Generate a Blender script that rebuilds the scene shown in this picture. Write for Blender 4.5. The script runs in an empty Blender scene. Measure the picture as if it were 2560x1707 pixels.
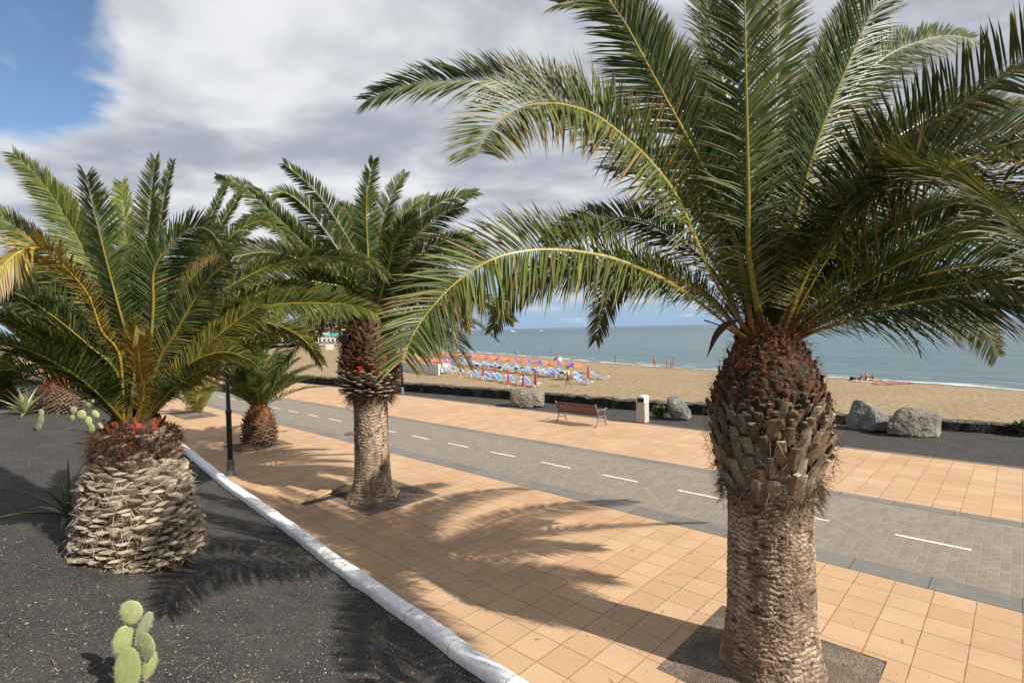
import bpy, math, random
import numpy as np
from mathutils import Vector
random.seed(7); RNG = np.random.default_rng(7)
S = bpy.context.scene
COL = S.collection
R = math.radians
# ------------------------------------------------------------------ camera
F_PX = 1336.0; CX, CY = 1280.0, 853.5; CAM_H = 4.0
YAW, PITCH, ROLL = R(43.7), R(1.34), R(1.32)
FW = np.array([-math.sin(YAW)*math.cos(PITCH), math.cos(YAW)*math.cos(PITCH), -math.sin(PITCH)])
_r0 = np.array([math.cos(YAW), math.sin(YAW), 0.0]); _u0 = np.cross(_r0, FW)
RT = math.cos(ROLL)*_r0 - math.sin(ROLL)*_u0
UP = math.cos(ROLL)*_u0 + math.sin(ROLL)*_r0
CAMP = np.array([0, 0, CAM_H])
cam_d = bpy.data.cameras.new('camera'); cam = bpy.data.objects.new('camera', cam_d); COL.objects.link(cam)
cam_d.sensor_width = 36.0; cam_d.lens = 36.0*F_PX/2560.0; cam_d.clip_start = 0.05; cam_d.clip_end = 60000
from mathutils import Matrix
m = Matrix.Identity(4)
for i in range(3):
    m[i][0] = RT[i]; m[i][1] = UP[i]; m[i][2] = -FW[i]; m[i][3] = CAMP[i]
cam.matrix_world = m
S.camera = cam
# ------------------------------------------------------------------ sun, sky, exposure
SUN_EL = R(37.5); SUN_AZ = math.atan2(0.185, 0.983)      # azimuth measured from +x
SUNV = Vector((math.cos(SUN_EL)*math.cos(SUN_AZ), math.cos(SUN_EL)*math.sin(SUN_AZ), math.sin(SUN_EL)))
sl = bpy.data.lights.new('sun', 'SUN'); sl.energy = 5.0; sl.angle = R(0.5); sl.color = (1.0, 0.94, 0.84)
so = bpy.data.objects.new('sun', sl); COL.objects.link(so)
so.rotation_euler = SUNV.to_track_quat('Z', 'Y').to_euler(); so.location = (0, 0, 30)
S.view_settings.view_transform = 'Standard'; S.view_settings.look = 'None'
S.view_settings.exposure = 0.70; S.view_settings.gamma = 1.0

class NT:
    """small helper for building node trees"""
    def __init__(s, tree): s.t = tree; s.n = tree.nodes; s.l = tree.links
    def link(s, a, b): s.l.new(a, b)
    def _in(s, sock, v):
        if isinstance(v, bpy.types.NodeSocket): s.l.new(v, sock)
        elif v is not None:
            if isinstance(v, (tuple, list)) and len(v) == 3 and sock.type == 'RGBA': v = (*v, 1)
            sock.default_value = v
    def m(s, op, a, b=None, c=None, clamp=False):
        n = s.n.new('ShaderNodeMath'); n.operation = op; n.use_clamp = clamp
        for i, v in enumerate((a, b, c)):
            if v is not None: s._in(n.inputs[i], v)
        return n.outputs[0]
    def vm(s, op, a, b=None):
        n = s.n.new('ShaderNodeVectorMath'); n.operation = op
        s._in(n.inputs[0], a)
        if b is not None: s._in(n.inputs[3] if op == 'SCALE' else n.inputs[1], b)
        return n.outputs['Value'] if op in ('DOT_PRODUCT', 'LENGTH', 'DISTANCE') else n.outputs[0]
    def sep(s, v):
        n = s.n.new('ShaderNodeSeparateXYZ'); s._in(n.inputs[0], v); return n.outputs
    def comb(s, x, y, z):
        n = s.n.new('ShaderNodeCombineXYZ')
        for i, v in enumerate((x, y, z)): s._in(n.inputs[i], v)
        return n.outputs[0]
    def noise(s, vec, scale, detail=3, rough=0.5, dist=0.0, out=0):
        n = s.n.new('ShaderNodeTexNoise'); s._in(n.inputs['Vector'], vec)
        n.inputs['Scale'].default_value = scale; n.inputs['Detail'].default_value = detail
        n.inputs['Roughness'].default_value = rough; n.inputs['Distortion'].default_value = dist
        return n.outputs[out]
    def voro(s, vec, scale, out='Distance', feature='F1'):
        n = s.n.new('ShaderNodeTexVoronoi'); n.feature = feature; s._in(n.inputs['Vector'], vec)
        n.inputs['Scale'].default_value = scale; return n.outputs[out]
    def white(s, vec, out='Value'):
        n = s.n.new('ShaderNodeTexWhiteNoise'); n.noise_dimensions = '3D'; s._in(n.inputs['Vector'], vec); return n.outputs[out]
    def rng(s, v, a, b, c=0.0, d=1.0, smooth=False):
        n = s.n.new('ShaderNodeMapRange'); n.clamp = True
        if smooth: n.interpolation_type = 'SMOOTHSTEP'
        for i, x in enumerate((v, a, b, c, d)): s._in(n.inputs[i], x)
        return n.outputs[0]
    def mix(s, f, a, b, mode='MIX'):
        n = s.n.new('ShaderNodeMix'); n.data_type = 'RGBA'; n.blend_type = mode
        s._in(n.inputs[0], f); s._in(n.inputs[6], a); s._in(n.inputs[7], b); return n.outputs[2]
    def bump(s, h, strength=0.5, dist=0.01, normal=None):
        n = s.n.new('ShaderNodeBump'); n.inputs['Strength'].default_value = strength
        n.inputs['Distance'].default_value = dist; s._in(n.inputs['Height'], h)
        if normal is not None: s._in(n.inputs['Normal'], normal)
        return n.outputs[0]
    def coord(s, name='Object'):
        return s.n.new('ShaderNodeTexCoord').outputs[name]
    def attr(s, name):
        n = s.n.new('ShaderNodeAttribute'); n.attribute_name = name; return n.outputs['Color']

W = bpy.data.worlds.new('World'); S.world = W; W.use_nodes = True
w = NT(W.node_tree); W.node_tree.nodes.clear()
SKY_STR = 0.10
sky = w.n.new('ShaderNodeTexSky'); sky.sky_type = 'NISHITA'; sky.sun_disc = False
sky.sun_elevation = SUN_EL; sky.sun_rotation = math.pi/2 - SUN_AZ; sky.air_density = 1.0; sky.dust_density = 0.6; sky.ozone_density = 2.0
dirv = w.coord('Generated')
dx, dy, dz = w.sep(dirv)
dzc = w.m('MAXIMUM', dz, 0.0)
inv = w.m('DIVIDE', 1.0, w.m('ADD', dzc, 0.10))
pl = w.comb(w.m('MULTIPLY', dx, inv), w.m('MULTIPLY', dy, inv), 0.3)
n_big = w.noise(pl, 0.55, 6, 0.55, 0.3)
n_det = w.noise(pl, 1.9, 8, 0.6, 0.4)
cov = w.m('ADD', w.m('MULTIPLY', n_big, 0.55), w.m('MULTIPLY', n_det, 0.45))
def lobe(vec, lo, hi):
    v = Vector(vec).normalized()
    return w.rng(w.vm('DOT_PRODUCT', dirv, tuple(v)), math.cos(R(lo)), math.cos(R(hi)), 1.0, 0.0, True)  # 1 at the centre
hole = w.m('MAXIMUM', lobe((-0.925, 0.045, 0.395), 2, 12), lobe((-0.88, -0.10, 0.47), 6, 20))
low = w.rng(dz, 0.085, 0.155, 1.0, 0.0, True)             # thin band of clear sky over the sea
dens = w.m('SUBTRACT', w.m('ADD', cov, 0.20), w.m('ADD', w.m('MULTIPLY', hole, 0.36), w.m('MULTIPLY', low, 0.33)))
mask = w.rng(dens, 0.40, 0.52, 0.0, 1.0, True)
# low cumulus on the horizon
ang = w.m('ARCTAN2', dy, dx)
cu = w.noise(w.comb(w.m('MULTIPLY', ang, 5.0), w.m('MULTIPLY', dz, 16.0), 0.0), 1.3, 5, 0.55)
band = w.m('MULTIPLY', w.rng(dz, 0.015, 0.04, 0, 1, True), w.rng(dz, 0.06, 0.11, 1, 0, True))
cumask = w.m('MULTIPLY', w.rng(w.m('ADD', cu, w.m('MULTIPLY', band, 0.16)), 0.57, 0.72, 0, 0.85, True), band)
shade = w.m('ADD', w.m('MULTIPLY', w.noise(pl, 1.15, 5, 0.55, 0.5), 0.7), w.m('MULTIPLY', w.noise(pl, 3.3, 4, 0.5), 0.3))
ccol = w.mix(w.rng(shade, 0.38, 0.66, 0, 1, True), (0.41, 0.44, 0.51), (0.88, 0.89, 0.91))
edge = w.rng(dens, 0.40, 0.60, 0.35, 0.0, True)
ccol = w.mix(edge, ccol, (0.82, 0.84, 0.88))
skyc = w.mix(1.0, sky.outputs[0], (SKY_STR*1.15, SKY_STR*1.25, SKY_STR*1.32), 'MULTIPLY')
hz = w.rng(dz, 0.0, 0.30, 0.85, 0.0, True)
skyc = w.mix(hz, skyc, (0.33, 0.50, 0.74))
c1 = w.mix(w.m('MULTIPLY', mask, 0.96), skyc, ccol)
c2 = w.mix(cumask, c1, (0.62, 0.66, 0.74))
bg = w.n.new('ShaderNodeBackground'); w.link(c2, bg.inputs[0]); bg.inputs[1].default_value = 0.614
wo = w.n.new('ShaderNodeOutputWorld'); w.link(bg.outputs[0], wo.inputs[0])

# ------------------------------------------------------------------ generic helpers
def tag(o, label=None, cat=None, group=None, kind=None):
    if label: o['label'] = label
    if cat: o['category'] = cat
    if group: o['group'] = group
    if kind: o['kind'] = kind
    return o
def empty(name, loc, label, cat, group=None, rz=0.0):
    o = bpy.data.objects.new(name, None); COL.objects.link(o); o.location = loc; o.rotation_euler[2] = rz
    o.empty_display_size = 0.2
    return tag(o, label, cat, group)
def mk(name, v, f, mat, parent=None, smooth=False, col=None, midx=None, loc=None):
    me = bpy.data.meshes.new(name)
    me.from_pydata([tuple(map(float, p)) for p in v], [], [tuple(map(int, q)) for q in f])
    mats = mat if isinstance(mat, (list, tuple)) else [mat]
    for q in mats: me.materials.append(q)
    if midx is not None: me.polygons.foreach_set('material_index', np.asarray(midx, dtype=np.int32))
    if smooth: me.polygons.foreach_set('use_smooth', np.ones(len(me.polygons), dtype=bool))
    if col is not None:
        a = me.color_attributes.new('Col', 'FLOAT_COLOR', 'POINT')
        c = np.ones((len(v), 4), dtype=np.float32); c[:, :3] = col
        a.data.foreach_set('color', c.ravel())
    me.update()
    o = bpy.data.objects.new(name, me); COL.objects.link(o)
    if parent is not None: o.parent = parent
    if loc is not None: o.location = loc
    return o
class MB:
    """collects shapes of one part into one mesh"""
    def __init__(s): s.v = []; s.f = []; s.mi = []
    def add(s, v, f, mi=0):
        b = len(s.v); s.v += [tuple(map(float, p)) for p in v]
        s.f += [tuple(int(i)+b for i in q) for q in f]; s.mi += [mi]*len(f); return s
    def box(s, c, d, rz=0.0, mi=0, taper=1.0):
        hx, hy, hz = d[0]/2, d[1]/2, d[2]/2; v = []
        for z, k in ((-hz, 1.0), (hz, taper)):
            for x, y in ((-hx, -hy), (hx, -hy), (hx, hy), (-hx, hy)):
                x *= k; y *= k
                v.append((c[0]+x*math.cos(rz)-y*math.sin(rz), c[1]+x*math.sin(rz)+y*math.cos(rz), c[2]+z))
        return s.add(v, [(3,2,1,0),(4,5,6,7),(0,1,5,4),(1,2,6,5),(2,3,7,6),(3,0,4,7)], mi)
    def tube(s, pts, r, n=8, mi=0, cap=True):
        pts = [np.array(p, float) for p in pts]
        rr = r if isinstance(r, (list, tuple, np.ndarray)) else [r]*len(pts)
        v = []; f = []; side = None
        for i, p in enumerate(pts):
            t = pts[min(i+1, len(pts)-1)]-pts[max(i-1, 0)]; t = t/(np.linalg.norm(t)+1e-9)
            if side is None:
                a = np.array([0, 0, 1.0]) if abs(t[2]) < 0.9 else np.array([1.0, 0, 0])
                side = np.cross(t, a)
            side = side-t*(side@t); side /= np.linalg.norm(side)+1e-9; u = np.cross(t, side)
            for k in range(n):
                a = 2*math.pi*k/n; v.append(p+rr[i]*(math.cos(a)*side+math.sin(a)*u))
        for i in range(len(pts)-1):
            for k in range(n):
                f.append((i*n+k, i*n+(k+1) % n, (i+1)*n+(k+1) % n, (i+1)*n+k))
        if cap: f += [tuple(range(n))[::-1], tuple((len(pts)-1)*n+k for k in range(n))]
        return s.add(v, f, mi)
    def lathe(s, prof, n=24, c=(0, 0, 0), mi=0, sy=1.0):
        v = []; f = []
        for r, z in prof:
            for k in range(n):
                a = 2*math.pi*k/n; v.append((c[0]+r*math.cos(a), c[1]+r*math.sin(a)*sy, c[2]+z))
        for i in range(len(prof)-1):
            for k in range(n): f.append((i*n+k, i*n+(k+1) % n, (i+1)*n+(k+1) % n, (i+1)*n+k))
        if prof[0][0] > 1e-3: f.append(tuple(range(n))[::-1])
        if prof[-1][0] > 1e-3: f.append(tuple((len(prof)-1)*n+k for k in range(n)))
        return s.add(v, f, mi)
    def build(s, name, mat, parent=None, smooth=False, loc=None):
        return mk(name, s.v, s.f, mat, parent, smooth, None, s.mi, loc)
def copy_tree(o, parent=None):
    c = o.copy(); COL.objects.link(c); c.parent = parent
    for ch in list(o.children): copy_tree(ch, c)
    return c
# vectorised value noise
def _h(i, j, k, s):
    n = (i*374761393 + j*668265263 + k*2147483647 + s*144665) & 0xffffffff
    n = ((n ^ (n >> 13))*1274126177) & 0xffffffff
    n = ((n ^ (n >> 15))*2246822519) & 0xffffffff
    return ((n ^ (n >> 16)) & 0xffff)/65535.0
def vnoise(x, y, z=0.0, s=0):
    x, y, z = np.broadcast_arrays(np.asarray(x, float), np.asarray(y, float), np.asarray(z, float))
    xi = np.floor(x).astype(np.int64); yi = np.floor(y).astype(np.int64); zi = np.floor(z).astype(np.int64)
    xf = x-xi; yf = y-yi; zf = z-zi
    xf = xf*xf*(3-2*xf); yf = yf*yf*(3-2*yf); zf = zf*zf*(3-2*zf)
    r = 0
    for a in (0, 1):
        for b in (0, 1):
            for c in (0, 1):
                r = r + _h(xi+a, yi+b, zi+c, s)*(xf if a else 1-xf)*(yf if b else 1-yf)*(zf if c else 1-zf)
    return r
def fbm(x, y, z=0.0, o=4, s=0):
    r = 0; a = 0.5; t = 0
    for i in range(o):
        r = r + a*vnoise(np.asarray(x)*2**i, np.asarray(y)*2**i, np.asarray(z)*2**i, s+i); t += a; a *= 0.5
    return r/t

# ------------------------------------------------------------------ the lie of the land
WALLP = [(-140, 3.0), (-80, 5.6), (-62, 7.4), (-43, 7.2), (-30, 6.2), (-19.2, 5.27), (-15, 4.85), (-11.2, 4.6), (-8.3, 4.36), (-6.4, 4.24), (-4.9, 4.13), (-3.9, 4.08), (0, 4.05), (14, 4.2)]
def wall_y(x): return np.interp(x, [p[0] for p in WALLP], [p[1] for p in WALLP])
BWP = [(-200, 5), (-90, 14.5), (-60, 18.0), (-45, 19.6), (-29.9, 20.9), (-21.25, 22.0), (-15.2, 22.35), (-4.9, 24.0), (0.04, 25.1), (25, 29.5)]
def bw_y(x): return np.interp(x, [p[0] for p in BWP], [p[1] for p in BWP])
def sst(t): t = np.clip(t, 0, 1); return t*t*(3-2*t)
def grav_z(x, y):
    d = wall_y(x)-y
    k = np.interp(x, [-60, -26, -14, -10], [0.45, 0.55, 0.75, 1.0])
    z = 0.06 + k*1.0*sst(d/4.0) + 0.25*k*np.clip((d-3)/6, 0, 1)
    return z + 0.05*(fbm(np.asarray(x)*0.7+9, np.asarray(y)*0.7, 0, 3, 5)-0.5)
SEA_Z = -2.5
def ray(px, py):
    return FW + RT*(px-CX)/F_PX - UP*(py-CY)/F_PX
def G(px, py, z=0.0):
    d = ray(px, py); return CAMP + d*((z-CAM_H)/d[2])
def D(px, py, k): return CAMP + ray(px, py)*k
SHPX = [(1010, 862), (1090, 873), (1300, 889), (1540, 908), (1740, 922), (1900, 931), (2052, 941), (2270, 955.7), (2560, 975)]
SHORE = [(-640, 560), (-520, 400), (-440, 300), (-370, 215), (-290, 165)]+[tuple(G(a, b, SEA_Z)[:2]) for a, b in SHPX]
SHORE.append((SHORE[-1][0]+60, SHORE[-1][1]-9))
def shore_y(x): return np.interp(x, [p[0] for p in SHORE], [p[1] for p in SHORE])
def sand_z(x, y):
    a = bw_y(x); b = shore_y(x); t = (y-a)/(b-a)
    return np.where(t < 1, -0.85+(SEA_Z+0.85)*np.clip(t, 0, 1)**0.9, SEA_Z-(t-1)*1.5)
def hit(px, py, fn):
    z = 0.0
    for _ in range(25):
        p = G(px, py, z); z = 0.5*z+0.5*float(fn(p[0], p[1]))
    p = G(px, py, z); p[2] = float(fn(p[0], p[1])); return p
S0 = 1.0884   # the photograph was read off at 2352 px wide

# ------------------------------------------------------------------ materials
def mat(name, base=(0.5,)*3, rough=0.6, metal=0.0, spec=0.5, fn=None, trans=0.0):
    ma = bpy.data.materials.new(name); ma.use_nodes = True; t = NT(ma.node_tree)
    p = t.n['Principled BSDF']
    p.inputs['Base Color'].default_value = (*base, 1); p.inputs['Roughness'].default_value = rough
    p.inputs['Metallic'].default_value = metal; p.inputs['Specular IOR Level'].default_value = spec
    if fn: fn(t, p)
    return ma
def setc(t, p, c=None, n=None, r=None):
    if c is not None: t._in(p.inputs['Base Color'], c)
    if n is not None: t.link(n, p.inputs['Normal'])
    if r is not None: t._in(p.inputs['Roughness'], r)
def wear(c1, c2, scale=6.0, bs=40.0, bstr=0.2, bd=0.004, rough=None, lo=0.35, hi=0.65):
    def fn(t, p):
        co = t.coord(); n = t.noise(co, scale, 5, 0.6)
        setc(t, p, t.mix(t.rng(n, lo, hi), c1, c2), t.bump(t.noise(co, bs, 4, 0.6), bstr, bd))
    return fn
def f_tiles(t, p):
    co = t.coord(); x, y, z = t.sep(co); T = 0.47
    wob = t.noise(co, 1.2, 2, 0.5); wx = t.m('MULTIPLY', t.m('SUBTRACT', wob, 0.5), 0.02)
    gx = t.m('DIVIDE', t.m('ADD', x, wx), T); gy = t.m('DIVIDE', t.m('ADD', t.m('SUBTRACT', y, 0.02), wx), T)
    fx = t.m('FRACT', gx); fy = t.m('FRACT', gy)
    ex = t.m('MINIMUM', fx, t.m('SUBTRACT', 1.0, fx)); ey = t.m('MINIMUM', fy, t.m('SUBTRACT', 1.0, fy))
    jm = t.m('MULTIPLY', t.rng(t.m('ADD', t.m('MINIMUM', ex, ey), t.m('MULTIPLY', t.m('SUBTRACT', t.noise(co, 30, 3, 0.7), 0.5), 0.016)), 0.010, 0.022, 1, 0, True), t.rng(t.noise(co, 5, 3), 0.3, 0.55, 0.55, 1.0))
    cell = t.comb(t.m('FLOOR', gx), t.m('FLOOR', gy), 0.0); rv = t.white(cell)
    base = t.mix(rv, (0.63, 0.385, 0.215), (0.745, 0.495, 0.295))
    st = t.noise(co, 0.55, 5, 0.6); base = t.mix(t.rng(st, 0.42, 0.72, 0, 0.6), base, (0.52, 0.32, 0.19))
    g2 = t.noise(co, 0.17, 6, 0.7); base = t.mix(t.rng(g2, 0.50, 0.66, 0, 0.45), base, (0.70, 0.50, 0.33))
    fine = t.noise(co, 26, 4, 0.7); base = t.mix(t.rng(fine, 0.5, 0.8, 0, 0.35), base, (0.80, 0.53, 0.33))
    sp = t.rng(t.noise(co, 7, 3, 0.6), 0.66, 0.76, 0, 0.6); base = t.mix(sp, base, (0.33, 0.19, 0.12))
    ln = t.noise(co, 3, 3, 0.6)
    jc = t.mix(ln, (0.30, 0.165, 0.085), (0.42, 0.25, 0.14))
    c = t.mix(jm, base, jc)
    h = t.m('ADD', t.m('MULTIPLY', jm, -1.0), t.m('MULTIPLY', fine, 0.25))
    h = t.m('ADD', h, t.m('MULTIPLY', rv, 0.35))
    setc(t, p, c, t.bump(h, 0.55, 0.004), 0.75)
def f_pavers(t, p):
    co = t.coord(); x, y, z = t.sep(co); A, B = 0.128, 0.26
    wob = t.m('MULTIPLY', t.m('SUBTRACT', t.noise(co, 2.0, 2), 0.5), 0.02)
    gx = t.m('DIVIDE', t.m('ADD', x, wob), A); cx_ = t.m('FLOOR', gx)
    gy = t.m('ADD', t.m('DIVIDE', t.m('ADD', y, wob), B), t.m('MULTIPLY', cx_, 0.5))
    fx = t.m('FRACT', gx); fy = t.m('FRACT', gy)
    jx = t.rng(t.m('MINIMUM', fx, t.m('SUBTRACT', 1.0, fx)), 0.03, 0.075, 1, 0, True)
    jy = t.rng(t.m('MINIMUM', fy, t.m('SUBTRACT', 1.0, fy)), 0.012, 0.035, 1, 0, True)
    rv = t.white(t.comb(cx_, t.m('FLOOR', gy), 1.0))
    base = t.mix(rv, (0.255, 0.220, 0.178), (0.355, 0.308, 0.252))
    base = t.mix(t.rng(t.noise(co, 0.35, 4, 0.6), 0.4, 0.7, 0, 0.5), base, (0.300, 0.260, 0.210))
    fine = t.noise(co, 60, 3, 0.7); base = t.mix(t.rng(fine, 0.35, 0.75, 0, 0.5), base, (0.40, 0.345, 0.28))
    base = t.mix(jy, base, (0.18, 0.145, 0.11)); base = t.mix(t.m('MULTIPLY', jx, t.rng(t.noise(co, 1.1, 4, 0.6), 0.35, 0.65, 0.25, 0.9)), base, (0.40, 0.34, 0.265))
    h = t.m('SUBTRACT', t.m('MULTIPLY', fine, 0.3), t.m('MAXIMUM', jx, jy))
    setc(t, p, base, t.bump(h, 0.5, 0.004), 0.85)
def f_kerb(t, p):
    co = t.coord(); x, y, z = t.sep(co); fx = t.m('FRACT', t.m('DIVIDE', x, 1.02))
    j = t.rng(t.m('MINIMUM', fx, t.m('SUBTRACT', 1.0, fx)), 0.004, 0.01, 1, 0)
    rv = t.white(t.comb(t.m('FLOOR', t.m('DIVIDE', x, 1.02)), 0, 0))
    b = t.mix(rv, (0.200, 0.188, 0.172), (0.265, 0.250, 0.228))
    n = t.noise(co, 3, 6, 0.7); b = t.mix(t.rng(n, 0.4, 0.7, 0, 0.6), b, (0.33, 0.30, 0.26)); b = t.mix(j, b, (0.09, 0.08, 0.07))
    setc(t, p, b, t.bump(t.m('SUBTRACT', t.noise(co, 50, 4, 0.7), j), 0.3, 0.004), 0.8)
def f_picon(t, p):
    co = t.coord(); v = t.voro(co, 95, 'Color'); d = t.voro(co, 95); n = t.noise(co, 1.3, 5, 0.6)
    g = t.sep(v)[0]; fade = t.m('MULTIPLY', g, g)
    b = t.mix(fade, (0.034, 0.033, 0.032), (0.175, 0.165, 0.154))
    b = t.mix(t.rng(n, 0.38, 0.66, 0, 0.6), b, (0.125, 0.112, 0.098)); pt = t.noise(co, 4.5, 5, 0.7); b = t.mix(t.rng(pt, 0.55, 0.75, 0, 0.5), b, (0.035, 0.033, 0.032)); b = t.mix(t.rng(pt, 0.28, 0.40, 0.25, 0), b, (0.17, 0.15, 0.13))
    sp = t.m('GREATER_THAN', t.sep(v)[1], 0.985); b = t.mix(sp, b, (0.45, 0.40, 0.34))
    h = t.m('ADD', t.m('MULTIPLY', d, -1.0), t.m('MULTIPLY', t.noise(co, 14, 4, 0.7), 1.2))
    setc(t, p, b, t.bump(h, 0.9, 0.012), 0.95)
def f_pit(t, p):
    co = t.coord(); v = t.voro(co, 60, 'Color'); d = t.voro(co, 60); g = t.sep(v)[0]
    b = t.mix(g, (0.13, 0.105, 0.082), (0.40, 0.33, 0.26))
    b = t.mix(t.rng(t.noise(co, 2.0, 4), 0.4, 0.65), b, (0.16, 0.125, 0.09))
    b = t.mix(t.m('GREATER_THAN', t.sep(v)[2], 0.94), b, (0.25, 0.07, 0.035))
    setc(t, p, b, t.bump(t.m('MULTIPLY', d, -1.0), 0.9, 0.012), 0.95)
def f_sand(t, p):
    co = t.coord(); x, y, z = t.sep(co)
    n = t.noise(co, 0.25, 5, 0.6); f = t.noise(co, 1.8, 5, 0.65); g = t.noise(co, 40, 3, 0.7)
    b = t.mix(t.rng(n, 0.35, 0.7), (0.36, 0.265, 0.155), (0.43, 0.315, 0.190))
    b = t.mix(t.rng(f, 0.45, 0.75, 0, 0.4), b, (0.36, 0.25, 0.145)); b = t.mix(t.rng(g, 0.4, 0.8, 0, 0.3), b, (0.55, 0.41, 0.26))
    wet = t.rng(z, SEA_Z+0.03, SEA_Z+0.12, 1, 0, True); b = t.mix(t.m('MULTIPLY', wet, 0.55), b, (0.22, 0.165, 0.115))
    h = t.m('ADD', t.m('MULTIPLY', f, 1.0), t.m('MULTIPLY', t.voro(co, 2.6, feature='SMOOTH_F1'), 0.8))
    setc(t, p, b, t.bump(h, 0.7, 0.20), t.rng(wet, 0, 1, 0.95, 0.35))
def f_land(t, p):
    co = t.coord(); n = t.noise(co, 0.05, 6, 0.6)
    setc(t, p, t.mix(n, (0.30, 0.22, 0.14), (0.20, 0.165, 0.11)), None, 0.95)
def f_sea(t, p):
    co = t.coord(); x, y, z = t.sep(co)
    sc = t.comb(t.m('MULTIPLY', x, 0.35), y, 0.0)
    n1 = t.noise(sc, 0.9, 5, 0.6); n2 = t.noise(sc, 0.12, 4, 0.55); n3 = t.noise(t.comb(t.m('MULTIPLY', x, 0.12), y, 0.0), 0.035, 4, 0.5)
    dist = t.vm('LENGTH', co); far = t.rng(dist, 80, 900, 0, 1, True)
    b = t.mix(far, (0.105, 0.175, 0.180), (0.028, 0.080, 0.110))
    b = t.mix(t.rng(n3, 0.4, 0.7, 0, 0.55), b, (0.060, 0.130, 0.150))
    near = t.rng(t.m('SUBTRACT', y, 60.0), 0, 45, 0.4, 0); b = t.mix(near, b, (0.22, 0.25, 0.20))
    h = t.m('ADD', t.m('MULTIPLY', n1, 0.35), t.m('MULTIPLY', n2, 1.3))
    setc(t, p, b, t.bump(h, 0.75, 1.6), 0.20); p.inputs['IOR'].default_value = 1.33; p.inputs['Specular IOR Level'].default_value = 0.13
def f_foam(t, p):
    co = t.coord(); n = t.noise(co, 1.5, 5, 0.7)
    setc(t, p, t.mix(n, (0.62, 0.64, 0.62), (0.85, 0.86, 0.85)), None, 0.7)
    p.inputs['Alpha'].default_value = 1.0
def f_white(t, p):
    co = t.coord(); n = t.noise(co, 2.2, 6, 0.65); n2 = t.noise(co, 14, 5, 0.7); x = t.sep(co)[0]
    fx = t.m('FRACT', t.m('DIVIDE', t.m('ADD', x, t.m('MULTIPLY', n, 0.1)), 1.0)); jn = t.m('MULTIPLY', t.rng(t.m('MINIMUM', fx, t.m('SUBTRACT', 1.0, fx)), 0.004, 0.014, 1, 0), t.rng(n2, 0.40, 0.55, 0.2, 1.0))
    b = t.mix(t.rng(n, 0.54, 0.78, 0, 0.4), (0.80, 0.80, 0.80), (0.64, 0.61, 0.56))
    b = t.mix(t.rng(n2, 0.60, 0.70, 0, 0.8), b, (0.36, 0.32, 0.27))
    z = t.sep(co)[2]; low = t.m('MULTIPLY', t.rng(z, 0.02, 0.13, 1, 0), t.rng(n2, 0.45, 0.65, 0.0, 0.7)); b = t.mix(low, b, (0.36, 0.32, 0.28))
    b = t.mix(jn, b, (0.40, 0.36, 0.32))
    setc(t, p, b, t.bump(t.m('SUBTRACT', t.m('ADD', t.m('MULTIPLY', n, 2.0), n2), t.m('MULTIPLY', jn, 0.6)), 0.6, 0.03), 0.8)
def f_lava(t, p):
    co = t.coord(); v = t.voro(co, 3.2, 'Color'); d = t.voro(co, 3.2, feature='DISTANCE_TO_EDGE'); z = t.sep(co)[2]
    b = t.mix(t.sep(v)[0], (0.018, 0.018, 0.019), (0.055, 0.052, 0.050))
    b = t.mix(t.rng(t.noise(co, 1.8, 3), 0.60, 0.68, 0, 0.6), b, (0.10, 0.095, 0.085))
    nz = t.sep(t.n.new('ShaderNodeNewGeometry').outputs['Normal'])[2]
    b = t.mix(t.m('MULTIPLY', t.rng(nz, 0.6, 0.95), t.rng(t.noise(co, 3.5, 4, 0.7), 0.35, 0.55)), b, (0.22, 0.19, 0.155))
    h = t.m('ADD', t.rng(d, 0.0, 0.10), t.m('MULTIPLY', t.noise(co, 12, 5, 0.7), 0.7))
    setc(t, p, b, t.bump(h, 1.0, 0.06), 0.95)
def f_bark(dark, light, rough=0.9):
    def fn(t, p):
        c = t.attr('Col'); co = t.coord(); n = t.noise(co, 35, 5, 0.7); n2 = t.noise(co, 140, 3, 0.7)
        x, y, z = t.sep(co); fib = t.noise(t.comb(t.m('MULTIPLY', x, 1.0), y, t.m('MULTIPLY', z, 4.0)), 22, 5, 0.75)
        c = t.mix(t.rng(n, 0.35, 0.7, 0, 0.45), c, dark, 'MULTIPLY')
        c = t.mix(t.rng(fib, 0.55, 0.75, 0, 0.35), c, light)
        setc(t, p, c, t.bump(t.m('ADD', t.m('ADD', n, fib), t.m('MULTIPLY', n2, 0.4)), 0.8, 0.012), rough)
        p.inputs['Specular IOR Level'].default_value = 0.2
    return fn
def leafmat(name, rough=0.42, tr=0.22, spec=0.5):
    ma = bpy.data.materials.new(name); ma.use_nodes = True; t = NT(ma.node_tree)
    p = t.n['Principled BSDF']; out = t.n['Material Output']
    c = t.attr('Col'); co = t.coord()
    n = t.noise(co, 9, 3, 0.6); c2 = t.mix(t.rng(n, 0.3, 0.75, 0, 0.35), c, (0.55, 0.55, 0.5), 'MULTIPLY')
    t._in(p.inputs['Base Color'], c2); p.inputs['Roughness'].default_value = rough; p.inputs['Specular IOR Level'].default_value = spec
    tl = t.n.new('ShaderNodeBsdfTranslucent'); t._in(tl.inputs['Color'], t.mix(1.0, c2, (1.5, 1.6, 0.7), 'MULTIPLY'))
    ms = t.n.new('ShaderNodeMixShader'); ms.inputs[0].default_value = tr
    t.link(p.outputs[0], ms.inputs[1]); t.link(tl.outputs[0], ms.inputs[2]); t.link(ms.outputs[0], out.inputs['Surface'])
    return ma
M = {}
M['tiles'] = mat('terracotta_tiles', fn=f_tiles, spec=0.3); M['pavers'] = mat('grey_pavers', fn=f_pavers, spec=0.3)
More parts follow.
